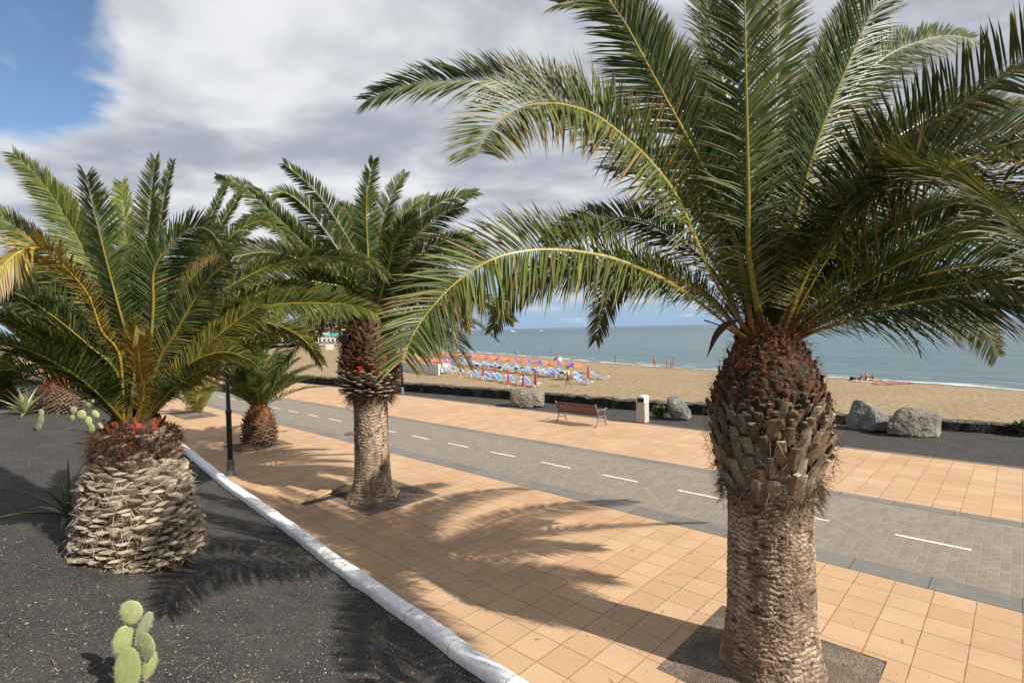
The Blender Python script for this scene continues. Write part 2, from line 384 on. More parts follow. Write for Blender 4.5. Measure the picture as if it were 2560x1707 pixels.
M['kerb'] = mat('concrete_kerb', fn=f_kerb, spec=0.3); M['picon'] = mat('black_gravel', fn=f_picon, spec=0.2)
M['pit'] = mat('pit_gravel', fn=f_pit, spec=0.2); M['sand'] = mat('beach_sand', fn=f_sand, spec=0.2)
M['land'] = mat('dry_land', fn=f_land, spec=0.2); M['sea'] = mat('sea_water', fn=f_sea, spec=0.5)
M['foam'] = mat('foam', fn=f_foam); M['whitewash'] = mat('whitewash', fn=f_white, spec=0.3)
M['lava'] = mat('lava_stone', fn=f_lava, spec=0.2)
M['trunk'] = mat('palm_trunk', fn=f_bark((0.45, 0.38, 0.32), (0.62, 0.50, 0.36)))
M['stub'] = mat('leaf_base', fn=f_bark((0.40, 0.34, 0.28), (0.55, 0.43, 0.31), 0.85))
M['fibre'] = mat('palm_fibre', fn=f_bark((0.5, 0.45, 0.4), (0.38, 0.28, 0.19), 0.95))
M['leaf'] = leafmat('palm_leaflet', 0.44, 0.18, 0.32); M['rachis'] = leafmat('palm_rachis', 0.35, 0.0)
M['succulent'] = leafmat('succulent_skin', 0.5, 0.05)
def paint(name, c, c2=None, rough=0.5, metal=0.0):
    c2 = c2 or tuple(0.8*x for x in c)
    return mat(name, c, rough, metal, 0.5, wear(c2, c, 5, 60, 0.1, 0.002))
M['paintwhite'] = mat('road_paint', fn=lambda t, p: setc(t, p, t.mix(t.rng(t.noise(t.coord(), 22, 5, 0.7), 0.42, 0.62), (0.45, 0.42, 0.38), (0.80, 0.78, 0.74)), None, 0.7))
M['black'] = paint('black_iron', (0.022, 0.022, 0.024), (0.012, 0.012, 0.013), 0.45)
M['grey'] = paint('grey_iron', (0.16, 0.16, 0.16), (0.10, 0.10, 0.10), 0.6)
M['wood'] = mat('varnished_slats', fn=lambda t, p: setc(t, p, t.mix(t.noise(t.coord(), 8, 5, 0.7), (0.13, 0.035, 0.025), (0.23, 0.075, 0.05)), t.bump(t.noise(t.coord(), 30, 3), 0.2, 0.002), 0.5))
M['iron'] = paint('cast_iron', (0.30, 0.27, 0.24), (0.17, 0.14, 0.12), 0.55)
M['plwhite'] = paint('white_plastic', (0.80, 0.80, 0.79), (0.70, 0.70, 0.70), 0.4)
M['blue'] = paint('blue_fabric', (0.03, 0.27, 0.78), (0.03, 0.22, 0.66), 0.75)
M['ltblue'] = paint('faded_blue_fabric', (0.12, 0.38, 0.74), (0.09, 0.30, 0.64), 0.75)
M['orange'] = paint('orange_canvas', (1.0, 0.235, 0.085), (0.95, 0.20, 0.09), 0.8)
M['ublue'] = paint('violet_blue_canvas', (0.10, 0.14, 0.60), (0.08, 0.10, 0.50), 0.8)
M['red'] = paint('faded_red_canvas', (0.85, 0.16, 0.17), (0.70, 0.11, 0.13), 0.8)
M['maroon'] = paint('maroon_canvas', (0.30, 0.035, 0.09), (0.22, 0.03, 0.07), 0.8)
M['canvas'] = paint('pale_canvas', (0.95, 0.93, 0.89), (0.86, 0.84, 0.80), 0.85)
M['skin'] = paint('skin', (0.56, 0.29, 0.19), (0.50, 0.25, 0.16), 0.55)
M['skinred'] = paint('sunburnt_skin', (0.55, 0.20, 0.12), (0.50, 0.17, 0.10), 0.55)
M['skindark'] = paint('tanned_skin', (0.30, 0.13, 0.075), (0.26, 0.11, 0.06), 0.5)
M['hair'] = paint('dark_hair', (0.02, 0.014, 0.01), (0.03, 0.02, 0.014), 0.5)
M['yellow'] = paint('yellow_cloth', (0.80, 0.68, 0.06), (0.70, 0.58, 0.05), 0.8)
M['navy'] = paint('navy_cloth', (0.02, 0.03, 0.12), (0.015, 0.02, 0.09), 0.8)
M['redcloth'] = paint('red_cloth', (0.65, 0.04, 0.03), (0.55, 0.03, 0.03), 0.7)
M['blackcloth'] = paint('black_cloth', (0.015, 0.013, 0.015), (0.02, 0.02, 0.02), 0.8)
M['purple'] = paint('purple_cloth', (0.16, 0.08, 0.28), (0.12, 0.06, 0.22), 0.8)
M['pink'] = paint('pink_cloth', (0.75, 0.25, 0.27), (0.65, 0.18, 0.2), 0.8)
M['plaster'] = paint('white_plaster', (0.78, 0.75, 0.70), (0.68, 0.64, 0.58), 0.85)
M['cream'] = paint('cream_plaster', (0.70, 0.60, 0.44), (0.60, 0.50, 0.36), 0.85)
M['glass'] = mat('window_glass', (0.03, 0.045, 0.055), 0.1)
M['turq'] = paint('turquoise_canvas', (0.06, 0.55, 0.58), (0.05, 0.46, 0.50), 0.7)
M['rust'] = paint('rusty_iron', (0.24, 0.11, 0.075), (0.16, 0.075, 0.05), 0.8)
M['binpanel'] = paint('beige_enamel', (0.74, 0.68, 0.64), (0.66, 0.60, 0.56), 0.5)
M['lampglass'] = mat('frosted_globe', (0.75, 0.74, 0.70), 0.25)
def f_rock(c1, c2, sc=2.5):
    def fn(t, p):
        co = t.coord(); n = t.noise(co, sc, 6, 0.65); v = t.voro(co, 9, 'Distance'); m_ = t.noise(co, 16, 6, 0.75)
        b = t.mix(t.rng(n, 0.35, 0.65), c1, c2); b = t.mix(t.rng(m_, 0.5, 0.7, 0, 0.6), b, tuple(0.45*x for x in c1))
        setc(t, p, b, t.bump(t.m('ADD', t.m('MULTIPLY', m_, 1.4), v), 0.9, 0.05), 0.9)
    return fn
M['rock1'] = mat('pale_brown_rock', fn=f_rock((0.24, 0.205, 0.165), (0.42, 0.375, 0.31)), spec=0.2)
M['rock2'] = mat('grey_rock', fn=f_rock((0.20, 0.205, 0.20), (0.40, 0.40, 0.37)), spec=0.2)

# ------------------------------------------------------------------ ground sheets
def sheet(name, xs, ys_lo, ys_hi, ny, zf, mtl, smooth=True):
    xs = np.asarray(xs, float); nx = len(xs); T = np.linspace(0, 1, ny)
    lo = np.asarray([ys_lo(x) for x in xs]); hi = np.asarray([ys_hi(x) for x in xs])
    X = np.repeat(xs[:, None], ny, 1); Y = lo[:, None]+(hi-lo)[:, None]*T[None, :]
    Z = zf(X, Y)+0*X
    v = np.stack([X, Y, Z], -1).reshape(-1, 3)
    i = np.arange(nx-1)[:, None]*ny+np.arange(ny-1)[None, :]; i = i.ravel()
    f = np.stack([i, i+ny, i+ny+1, i+1], 1)
    return tag(mk(name, v, f, mtl, smooth=smooth), kind='structure')
def rect(name, x0, x1, y0, y1, z, mtl):
    return tag(mk(name, [(x0, y0, z), (x1, y0, z), (x1, y1, z), (x0, y1, z)], [(0, 1, 2, 3)], mtl), kind='structure')
far_x = np.concatenate([np.linspace(-700, -130, 58), np.linspace(-128, -70, 60), np.linspace(-69.5, 30, 260)])
sheet('beach', far_x, lambda x: bw_y(x)+0.2, lambda x: shore_y(x)+14, 170,
      lambda x, y: sand_z(x, y)+0.10*(fbm(x*0.5, y*0.5, 0, 4, 3)-0.5)*np.clip((shore_y(x)-y-1.5)/5, 0, 1)+0.05*(vnoise(x*2.1, y*2.1, 0, 8)-0.5)*np.clip((shore_y(x)-y-1.5)/5, 0, 1), M['sand'])
sea_o = mk('sea', [(-30000, 20, SEA_Z), (30000, 20, SEA_Z), (30000, 40000, SEA_Z), (-30000, 40000, SEA_Z)], [(0, 1, 2, 3)], M['sea']); tag(sea_o, kind='structure')
rect('ground', -30000, 3000, -3000, 20.0, -1.2, M['land'])
# coast that carries the town, and the low sand spit beyond it
mk_l = mk('coast_land', [(-2600, 10, -0.7), (-112, 10, -0.7), (-185, 40, -0.7), (-262, 133, -0.7), (-330, 180, -0.7), (-480, 340, -0.7), (-640, 520, -0.7), (-1000, 760, -0.9), (-2600, 1200, -0.7)], [tuple(range(9))], M['sand']); tag(mk_l, kind='structure')
sp = [(-1150, 880), (-950, 772), (-800, 665), (-624, 566), (-600, 570), (-640, 600), (-820, 720), (-1000, 850)]
tag(mk('sand_spit', [(a, b, SEA_Z+0.5) for a, b in sp]+[(a*1.002, b*0.999, SEA_Z-0.2) for a, b in sp], [tuple(range(8))]+[(i, (i+1) % 8, 8+(i+1) % 8, 8+i) for i in range(8)], M['sand']), kind='structure')
# foam along the water's edge
def foam_strip(name, off, wid, seed, x0=-180, x1=20, gap=0.0):
    xs = np.arange(x0, x1, 0.35); v = []; f = []
    for i, x in enumerate(xs):
        n1 = float(fbm(x*0.16+seed, seed*3.1, 0, 4, seed)); n2 = float(fbm(x*0.5+seed, 5.5, 0, 3, seed+9))
        c = shore_y(x)+off+2.2*(n1-0.5); h = wid*max(0.0, (n2-0.25-gap))*1.6
        v += [(x, c-h*0.5, SEA_Z+0.012), (x, c+h*0.5, SEA_Z+0.012)]
        if i and h > 0.01: f.append((2*i-2, 2*i, 2*i+1, 2*i-1))
    return tag(mk(name, v, f, M['foam']), kind='structure')
foam_strip('foam', 0.3, 1.3, 2); foam_strip('foam', 2.6, 0.7, 6, gap=0.15); foam_strip('foam', 6.5, 0.5, 11, gap=0.24)
# promenade near the palms: tile strips left open where the tree pits are
PITS = [(-3.1, -1.15, 5.55, 7.45), (-12.3, -10.3, 6.15, 8.1), (-21.0, -19.15, 6.6, 8.45), (-32.4, -29.0, 7.6, 9.1)]
prom_xs = np.linspace(-140, 14, 155)
near_v = []; near_f = []
def addrect(x0, x1, y0, y1, z=0.0):
    b = len(near_v); near_v.extend([(x0, y0, z), (x1, y0, z), (x1, y1, z), (x0, y1, z)]); near_f.append((b, b+1, b+2, b+3))
edges = [-140.0]
for p in sorted(PITS): edges += [p[0], p[1]]
edges.append(14.0)
for i in range(0, len(edges)-1):
    x0, x1 = edges[i], edges[i+1]
    pit = next((p for p in PITS if abs(p[0]-x0) < 1e-6), None)
    n = max(1, int((x1-x0)/2)); xx = np.linspace(x0, x1, n+1)
    for a, b in zip(xx[:-1], xx[1:]):
        lo_a, lo_b = float(wall_y(a))-0.05, float(wall_y(b))-0.05
        top = 9.9
        bnum = len(near_v)
        if pit is None:
            near_v.extend([(a, lo_a, 0), (b, lo_b, 0), (b, top, 0), (a, top, 0)]); near_f.append((bnum, bnum+1, bnum+2, bnum+3))
        else:
            near_v.extend([(a, lo_a, 0), (b, lo_b, 0), (b, pit[2], 0), (a, pit[2], 0)]); near_f.append((bnum, bnum+1, bnum+2, bnum+3))
            addrect(a, b, pit[3], top)
tag(mk('promenade', near_v, near_f, M['tiles']), kind='structure')
for (x0, x1, y0, y1) in PITS:
    xs = np.linspace(x0, x1, 60)
    cxm, cym = (x0+x1)/2, (y0+y1)/2
    sheet('tree_pit', xs, lambda x: y0, lambda x: y1, 60, lambda X, Y: -0.022+0.02*fbm(X*9, Y*9, 0, 4, 2)+0.11*np.exp(-((X-cxm)**2+(Y-cym)**2)/0.45), M['pit'])
    v = [(x0, y0), (x1, y0), (x1, y1), (x0, y1)]
    tag(mk('tree_pit_edge', [(a, b, 0.0) for a, b in v]+[(a, b, -0.12) for a, b in v], [(i, (i+1) % 4, 4+(i+1) % 4, 4+i) for i in range(4)], M['kerb']), kind='structure')
rect('cycle_path', -140, 14, 10.42, 13.98, 0.0, M['pavers'])
rect('path_kerb', -140, 14, 9.9, 10.42, 0.004, M['kerb']); rect('path_kerb', -140, 14, 13.98, 14.30, 0.004, M['kerb'])
rect('promenade', -140, 14, 14.30, 19.40, 0.0, M['tiles'])
mbk = MB(); mbk.box((-63, 19.46, -0.05), (154, 0.12, 0.13)); tag(mbk.build('promenade_kerb', M['kerb']), kind='structure')
sheet('gravel_strip', np.concatenate([np.linspace(-140, -40, 60), np.linspace(-39.5, 14, 180)]), lambda x: 19.52, lambda x: bw_y(x)+0.1, 26,
      lambda X, Y: -0.02+0.07*(fbm(X*1.1, Y*1.1, 0, 4, 4)-0.3), M['picon'])
gx = np.concatenate([np.linspace(-160, -50, 60), np.linspace(-49, -14, 110), np.linspace(-13.8, 5, 190)])
sheet('gravel_bed', gx, lambda x: -9.0, lambda x: wall_y(x)-0.08, 130,
      lambda X, Y: grav_z(X, Y)+0.022*(fbm(X*7, Y*7, 0, 3, 12)-0.5)+0.05*(fbm(X*2.1, Y*2.1, 0, 3, 19)-0.5), M['picon'])
mbl = MB()
for i in range(62):
    x0 = -1.72-2.17*i + 2.17*2; mbl.box((x0+0.54, 12.03, 0.005), (1.08, 0.085, 0.003))
tag(mbl.build('lane_marking', M['paintwhite']), kind='structure')

# ------------------------------------------------------------------ whitewashed kerb wall
def swept(xs, ycen, prof, zb, wob=0.015, seed=3, name='', mtl=None):
    v = []; n = len(prof)
    for x in xs:
        y = float(ycen(x))
        for (a, z) in prof:
            q = float(fbm(x*1.7, a*6+z*5, 0, 3, seed))-0.5
            v.append((x, y+a*(1+2*wob*q)+wob*q*2, zb+z*(1+wob*7*q)))
    f = []
    for i in range(len(xs)-1):
        for k in range(n-1): f.append((i*n+k, (i+1)*n+k, (i+1)*n+k+1, i*n+k+1))
    f.append(tuple(range(n))[::-1]); f.append(tuple((len(xs)-1)*n+k for k in range(n)))
    return mk(name, v, f, mtl, smooth=True)
kx = np.concatenate([np.linspace(-130, -30, 120), np.linspace(-29.8, -12, 150), np.linspace(-11.9, 8, 330)])
prof = [(-0.115, -0.25), (-0.118, 0.06), (-0.112, 0.13), (-0.09, 0.158), (-0.03, 0.172), (0.04, 0.17), (0.088, 0.158), (0.110, 0.13), (0.118, 0.05), (0.118, -0.2)]
o = swept(kx, wall_y, prof, 0.03, 0.016, 3, 'low_wall', M['whitewash'])
tag(o, 'low whitewashed rounded kerb wall between the black gravel and the orange promenade', 'wall')
# black lava wall by the beach
bx = np.linspace(-120, 14, 700)
v = []; f = []; P_ = [(-0.27, -0.9), (-0.28, 0.0), (-0.26, 0.85), (-0.14, 0.98), (0.16, 1.0), (0.26, 0.9), (0.28, 0.0), (0.30, -1.8)]
for x in bx:
    y = float(bw_y(x)); hgt = float(np.interp(x, [-60, -30, -10, 0, 14], [0.60, 0.60, 0.46, 0.36, 0.34]))
    rr = 0.05*(fbm(x*3.1, 2.0, 0, 3, 21)-0.5)
    for k, (a, z) in enumerate(P_):
        q = float(fbm(x*2.6, a*7, z*4, 3, 17))-0.5
        zz = z*hgt if z > 0 else z
        if z > 0.5: zz += 1.6*float(rr)+0.12*(float(vnoise(x*2.2, 0.5, 0, 33))-0.5)
        v.append((x, y+a+0.14*q, zz+0.06*q))
n = len(P_)
for i in range(len(bx)-1):
    for k in range(n-1): f.append((i*n+k, (i+1)*n+k, (i+1)*n+k+1, i*n+k+1))
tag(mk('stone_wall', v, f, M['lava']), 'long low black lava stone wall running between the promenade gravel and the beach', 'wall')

# ------------------------------------------------------------------ palms
GREEN_D = np.array([0.036, 0.064, 0.013]); GREEN_L = np.array([0.185, 0.255, 0.060]); YELL = np.array([0.56, 0.42, 0.05])
BROWN = np.array([0.34, 0.21, 0.10]); ORNG = np.array([0.55, 0.20, 0.03])
def spline(ctrl, n):
    ctrl = np.array(ctrl, float)
    P = np.vstack([2*ctrl[0]-ctrl[1], ctrl, 2*ctrl[-1]-ctrl[-2]]); out = []
    for i in range(len(ctrl)-1):
        p0, p1, p2, p3 = P[i:i+4]
        for t in np.linspace(0, 1, 24, endpoint=False):
            out.append(0.5*((2*p1)+(-p0+p2)*t+(2*p0-5*p1+4*p2-p3)*t*t+(-p0+3*p1-3*p2+p3)*t**3))
    out.append(ctrl[-1]); out = np.array(out)
    d = np.r_[0, np.cumsum(np.linalg.norm(np.diff(out, axis=0), axis=1))]
    s = np.linspace(0, d[-1], n)
    return np.stack([np.interp(s, d, out[:, k]) for k in range(3)], 1), d[-1]
def nrm(a): return a/(np.linalg.norm(a, axis=-1, keepdims=True)+1e-9)
def frond(ctrl, parent, Lmax=0.52, rng=None, yellow=0.0, dry=0.10, vang=34, pw=0.055, spacing=0.030, wl=0.026, axis=None, petiole=0.17, twist=0.0, orange=0.0, bright=1.0, wind=None, name='frond', a0=74, a1=34, face=0.0):
    Lmax *= 1.20; wl *= 1.12; spacing *= 0.44
    rng = rng or np.random.default_rng(int(RNG.integers(1 << 30)))
    C, L = spline(ctrl, 60)
    T = nrm(np.gradient(C, axis=0))
    o = C[int(len(C)*0.65)]-(np.array(axis) if axis is not None else C[0]); o[2] = 0
    if np.linalg.norm(o) < 1e-3: o = np.array([1.0, 0, 0])
    o /= np.linalg.norm(o)
    b0 = np.cross(o, [0, 0, 1.0])
    B = nrm(b0[None]-T*(T@b0)[:, None]); N = np.cross(B, T)         # N: upper (inner) face
    if face > 0:
        Bv = nrm(np.cross(T, FW)); sg = np.sign(np.sum(Bv*B, 1, keepdims=True)); sg = 1.0 if sg[20:].mean() >= 0 else -1.0
        fs = (face*np.clip(np.linspace(0, 1, len(C))/0.28, 0, 1))[:, None]
        B = nrm((1-fs)*B+fs*Bv*sg); B = nrm(B-T*np.sum(B*T, 1, keepdims=True)); N = np.cross(B, T)
    tw = np.linspace(0, twist, len(C))[:, None]; B, N = B*np.cos(tw)+N*np.sin(tw), N*np.cos(tw)-B*np.sin(tw)
    # rachis
    n = len(C); s = np.linspace(0, 1, n)
    wd = pw*(0.12+0.88*(1-s)**1.25)*(1+1.1*np.exp(-s*26)); th = 0.55*wd
    ring = np.array([(-1, 0), (-0.7, 0.45), (0, 0.6), (0.7, 0.45), (1, 0), (0.6, -0.75), (0, -1), (-0.6, -0.75)])
    RV = (C[:, None]+B[:, None]*(ring[None, :, 0:1]*wd[:, None, None]*0.5)+N[:, None]*(ring[None, :, 1:2]*th[:, None, None]*0.5)).reshape(-1, 3)
    RF = []
    for i in range(n-1):
        for k in range(8): RF.append((i*8+k, i*8+(k+1) % 8, (i+1)*8+(k+1) % 8, (i+1)*8+k))
    gcol = np.array([0.42, 0.34, 0.055])*(1-yellow*0.5)+YELL*yellow*0.5+np.array([0.30, 0.12, 0.02])*orange*0.6
    base_c = np.array([0.30, 0.125, 0.045])
    ss = np.repeat(s, 8)[:, None]
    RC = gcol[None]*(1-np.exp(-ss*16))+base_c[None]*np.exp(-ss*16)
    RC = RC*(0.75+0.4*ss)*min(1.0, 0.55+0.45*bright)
    # leaflets
    m_ = int(L*(1-petiole)/spacing); t = np.sort(np.linspace(petiole*0.45, 0.995, m_)+rng.normal(0, 0.25/m_, m_)); t = np.clip(t, 0.02, 0.998)
    T2 = np.concatenate([t, t]); side = np.concatenate([np.ones(m_), -np.ones(m_)])
    keep = (rng.random(len(T2)) > 0.04) & (vnoise(T2*23+rng.random()*50, side*3.3, 0, 5) > 0.10); T2 = T2[keep]; side = side[keep]; q = len(T2)
    fi = T2*(n-1); i0 = np.clip(fi.astype(int), 0, n-2); fr = (fi-i0)[:, None]
    c = C[i0]*(1-fr)+C[i0+1]*fr; tt = nrm(T[i0]*(1-fr)+T[i0+1]*fr); bb = nrm(B[i0]*(1-fr)+B[i0+1]*fr); nn = np.cross(bb, tt)
    pt = petiole
    u = np.clip((T2-pt)/(1-pt), 0, 1)
    len_ = Lmax*np.where(T2 < pt, 0.28+0.30*T2/pt, (0.62+0.38*np.clip(u/0.16, 0, 1))*(1-0.62*np.clip((u-0.45)/0.55, 0, 1)**2.0))
    len_ = len_*rng.uniform(0.86, 1.10, q)
    al = R(a0)+(R(a1)-R(a0))*T2**0.9+rng.normal(0, R(2.0), q)+R(5)*np.sin(T2*37+rng.random()*6)*np.sin(T2*91)
    chaos = np.clip(1-(T2-pt)/0.22, 0, 1)*(T2 > pt)
    al = al+rng.normal(0, 1, q)*chaos*R(14)
    grp = (np.arange(q) % 3-1)*R(13)*np.clip(1.3-T2, 0, 1)
    be = R(vang)*(1-0.4*T2)+grp+rng.normal(0, R(4), q)+np.where(T2 < pt, rng.normal(0, R(20), q), 0)+rng.normal(0, 1, q)*chaos*R(26)
    d0 = nrm(np.cos(al)[:, None]*tt+np.sin(al)[:, None]*(np.cos(be)[:, None]*bb*side[:, None]+np.sin(be)[:, None]*nn))
    wdv = nrm(np.cross(d0, nn)); fn = nrm(np.cross(wdv, d0))
    w_ = wl*np.where(T2 < pt, 0.40, 1.0-0.5*chaos)*(1-0.35*T2)*rng.uniform(0.85, 1.15, q)
    droop = np.where(T2 < pt, 0.0, 0.12+0.16*rng.random(q))*len_
    wv = np.zeros(3) if wind is None else np.array(wind)
    st = [(0.0, 0.35, 0), (0.30, 1.0, 0), (0.72, 0.72, 0)]
    LV = np.zeros((q, 10, 3)); LC = np.zeros((q, 10, 3))
    rb = (rng.random(q)**1.5)[:, None]
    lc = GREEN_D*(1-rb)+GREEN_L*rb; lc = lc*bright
    dead = (rng.random(q) < 0.03+0.10*dry)[:, None]; lc = np.where(dead, BROWN*(0.7+0.8*rb), lc)
    spn = (T2 < pt*1.0)[:, None]
    lc = np.where(spn, np.array([0.24, 0.25, 0.06])*(0.6+0.5*rb), lc)
    yl = np.clip(yellow+0.25*rng.normal(0, 1, q)*min(yellow*2, 1), 0, 1)[:, None]
    lc = lc*(1-yl)+(YELL*(0.7+0.5*rb))*yl
    og = orange*np.exp(-((T2-0.35)/0.35)**2)[:, None]
    for k, (a, ww, _) in enumerate(st+[(1.0, 0, 0)]):
        ctr = c+d0*(len_*a)[:, None]; ctr[:, 2] -= droop*a*a; ctr = ctr+wv[None]*(len_*a*a)[:, None]
        drt = np.clip(dry*(0.4+1.4*rng.random(q)), 0, 1)[:, None] if k == 0 else drt
        dm = np.clip((a-1+drt*2.2)/0.5, 0, 1)*(drt > 0.06)
        col = lc*(1-dm)+BROWN*(0.7+0.7*rb)*dm
        col = col*(1-og*(1-a))+ORNG*og*(1-a)
        if k < 3:
            LV[:, 3*k] = ctr-wdv*(w_*ww/2)[:, None]+fn*(w_*ww*0.22)[:, None]
            LV[:, 3*k+1] = ctr; LV[:, 3*k+2] = ctr+wdv*(w_*ww/2)[:, None]+fn*(w_*ww*0.22)[:, None]
            LC[:, 3*k] = LC[:, 3*k+1] = LC[:, 3*k+2] = col
        else: LV[:, 9] = ctr; LC[:, 9] = col
    bidx = len(RV)+np.arange(q)*10
    quads = [(0, 1, 4, 3), (1, 2, 5, 4), (3, 4, 7, 6), (4, 5, 8, 7)]; tris = [(6, 7, 9), (7, 8, 9)]
    F = list(RF)
    for a in quads: F += [tuple(r) for r in (bidx[:, None]+np.array(a)[None]).tolist()]
    for a in tris: F += [tuple(r) for r in (bidx[:, None]+np.array(a)[None]).tolist()]
    mi = [1]*len(RF)+[0]*(len(F)-len(RF))
    V = np.vstack([RV, LV.reshape(-1, 3)]); CL = np.vstack([RC, LC.reshape(-1, 3)])
    off = np.array(parent.location) if parent is not None else 0
    return mk(name, V-off, F, [M['leaf'], M['rachis']], parent, False, CL, mi)
def arc_ctrl(base, az, e0, L, droop, rng, n=7, latdrift=0.0):
    p = np.array(base, float); pts = [p.copy()]; e = e0; a = az
    for i in range(n):
        s = (i+0.5)/n; e = e0-droop*s**1.35; a = az+latdrift*s*s
        p = p+L/n*np.array([math.cos(e)*math.cos(a), math.cos(e)*math.sin(a), math.sin(e)]); pts.append(p.copy())
    return pts
def px_ctrl(axis, zh, pts, k0, k1, rb=0.16, kp=1.0):
    """rachis through points read off the photograph, each at its own distance, starting at the crown's heart"""
    P = []; n = len(pts)
    for i, (a, b) in enumerate(pts):
        k = k0+(k1-k0)*((i+1)/n)**kp; P.append(D(a*S0, b*S0, k))
    o = P[-1]-np.array([axis[0], axis[1], 0]); o[2] = 0; o /= np.linalg.norm(o)+1e-6
    base = np.array([axis[0]+o[0]*rb, axis[1]+o[1]*rb, zh])
    return [base, *P]
def trunk_mesh(parent, prof, nt, nz, pitch, amp, light, dark, seed, name='trunk', rag=0.010, darkz=99.0):
    z0, z1 = prof[0][1], prof[-1][1]; zs = np.linspace(z0, z1, nz); rs = np.interp(zs, [p[1] for p in prof], [p[0] for p in prof])
    th = np.linspace(0, 2*math.pi, nt, endpoint=False); TH, Z = np.meshgrid(th, zs); Rr = np.repeat(rs[:, None], nt, 1)
    cx_, cy_ = np.cos(TH), np.sin(TH)
    warp = 0.9*(fbm(cx_*2.2+5, cy_*2.2, Z*1.6, 3, seed)-0.5)+0.55*(fbm(cx_*7+3, cy_*7, Z*7, 3, seed+3)-0.5)
    brk = vnoise(cx_*5+1, cy_*5, Z*5, seed+21)
    wv = Z/pitch+warp*2.6+0.42*(vnoise(cx_*14, cy_*14, Z*9, seed+22)-0.5)+0.22*(vnoise(cx_*32, cy_*32, Z*30, seed+23)-0.5)
    fr = wv-np.floor(wv)
    cell = vnoise(cx_*9, cy_*9, np.floor(wv)*3.7, seed+5)
    lip = np.clip(fr/0.75, 0, 1)**0.7*(fr < 0.80)+(1-np.clip((fr-0.80)/0.12, 0, 1))*(fr >= 0.80)*1.0
    lip = np.where(fr > 0.92, 0.0, lip)
    cal = sst((fbm(cx_*2.6+8, cy_*2.6, Z*1.9, 3, seed+31)-0.36)/0.28); lip = lip*(0.35+0.65*cal)+0.30*(1-cal)*vnoise(cx_*11, cy_*11, Z*26, seed+33)
    deep = 0.25+1.1*cell*np.clip(brk*1.8, 0.35, 1)
    fine = fbm(cx_*26, cy_*26, Z*60, 4, seed+7)-0.5
    h = amp*(lip*deep-0.4)+rag*fine*2.6+0.02*(fbm(cx_*1.7, cy_*1.7, Z*2.5, 3, seed+11)-0.5)
    Rr = Rr+h
    V = np.stack([Rr*cx_, Rr*cy_, Z], -1).reshape(-1, 3)
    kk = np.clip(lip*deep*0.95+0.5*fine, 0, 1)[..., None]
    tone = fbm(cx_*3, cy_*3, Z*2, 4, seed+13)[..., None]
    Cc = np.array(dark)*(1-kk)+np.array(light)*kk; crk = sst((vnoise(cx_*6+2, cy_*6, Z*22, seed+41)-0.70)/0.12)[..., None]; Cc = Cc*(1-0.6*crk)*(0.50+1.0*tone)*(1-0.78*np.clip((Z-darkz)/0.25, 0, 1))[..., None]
    i = np.arange(nz-1)[:, None]*nt; j = np.arange(nt)[None]; jn = (j+1) % nt
    F = np.stack([i+j, i+jn, i+nt+jn, i+nt+j], -1).reshape(-1, 4)
    return mk(name, V, F.tolist(), M['trunk'], parent, True, Cc.reshape(-1, 3))
class Bits:
    """coloured geometry collected into one mesh"""
    def __init__(s): s.v = []; s.f = []; s.c = []; s.n = 0
    def add(s, v, f, c):
        s.v.append(np.asarray(v, float)); s.f += [tuple(int(i)+s.n for i in q) for q in f]
        s.c.append(np.broadcast_to(np.asarray(c, float), (len(v), 3))); s.n += len(v)
    def build(s, name, mtl, parent, smooth=False):
        return mk(name, np.vstack(s.v), s.f, mtl, parent, smooth, np.vstack(s.c))
def stub(B, pos, out, up_el, L, w0, w1, th, col, cutcol, rng, curl=0.0, twist=0.0):
    """a pruned leaf base: broad curved wedge ending in a cut face"""
    o = np.array([math.cos(out), math.sin(out), 0]); s = np.array([-math.sin(out), math.cos(out), 0]); z = np.array([0, 0, 1.0])
    s = s*math.cos(twist)+z*math.sin(twist)*0.6
    n = 5; pr = [(-1, 0.0), (-0.55, 0.55), (0, 0.8), (0.55, 0.55), (1, 0.0), (0.55, -0.45), (0, -0.62), (-0.55, -0.45)]
    V = []; p = np.array(pos, float)
    for i in range(n):
        t = i/(n-1); e = up_el+curl*t
        d = o*math.cos(e)+z*math.sin(e); u = np.cross(s, d); u = u/np.linalg.norm(u)
        if u@o < 0 and abs(e) > 0.5: u = -u
        if i: p = p+d*L/(n-1)
        ww = (w0+(w1-w0)*t**0.8)*0.5; tt = th*(1-0.35*t)*0.5
        for a, b in pr: V.append(p+s*a*ww+u*b*tt+rng.normal(0, 0.0035, 3))
    F = []
    for i in range(n-1):
        for k in range(8): F.append((i*8+k, i*8+(k+1) % 8, (i+1)*8+(k+1) % 8, (i+1)*8+k))
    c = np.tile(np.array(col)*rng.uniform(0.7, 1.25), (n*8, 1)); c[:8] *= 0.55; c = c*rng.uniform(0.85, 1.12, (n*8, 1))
    B.add(V, F, c)
    e0 = np.array(V[-8:]); ctr = e0.mean(0)+d*L*0.02
    B.add(np.vstack([e0, ctr[None]]), [(k, (k+1) % 8, 8) for k in range(8)], np.array(cutcol)*rng.uniform(0.75, 1.15))
def hair(B, pos, dirv_, L, w, col, rng, sag=0.3):
    d = nrm(np.array(dirv_, float)); s = nrm(np.cross(d, rng.normal(0, 1, 3))); p = np.array(pos, float); V = []; n = 4
    for i in range(n):
        t = i/(n-1); ww = w*(1-0.85*t)/2
        q = p+d*L*t+np.array([0, 0, -sag*L*t*t])+rng.normal(0, L*0.03, 3)*t
        V += [q-s*ww, q+s*ww]
    B.add(V, [(2*i, 2*i+1, 2*i+3, 2*i+2) for i in range(n-1)], np.array(col)*rng.uniform(0.6, 1.3))
def palm(name, base, label, cat='palm tree', group=None):
    return empty(name, tuple(base), label, cat, group)

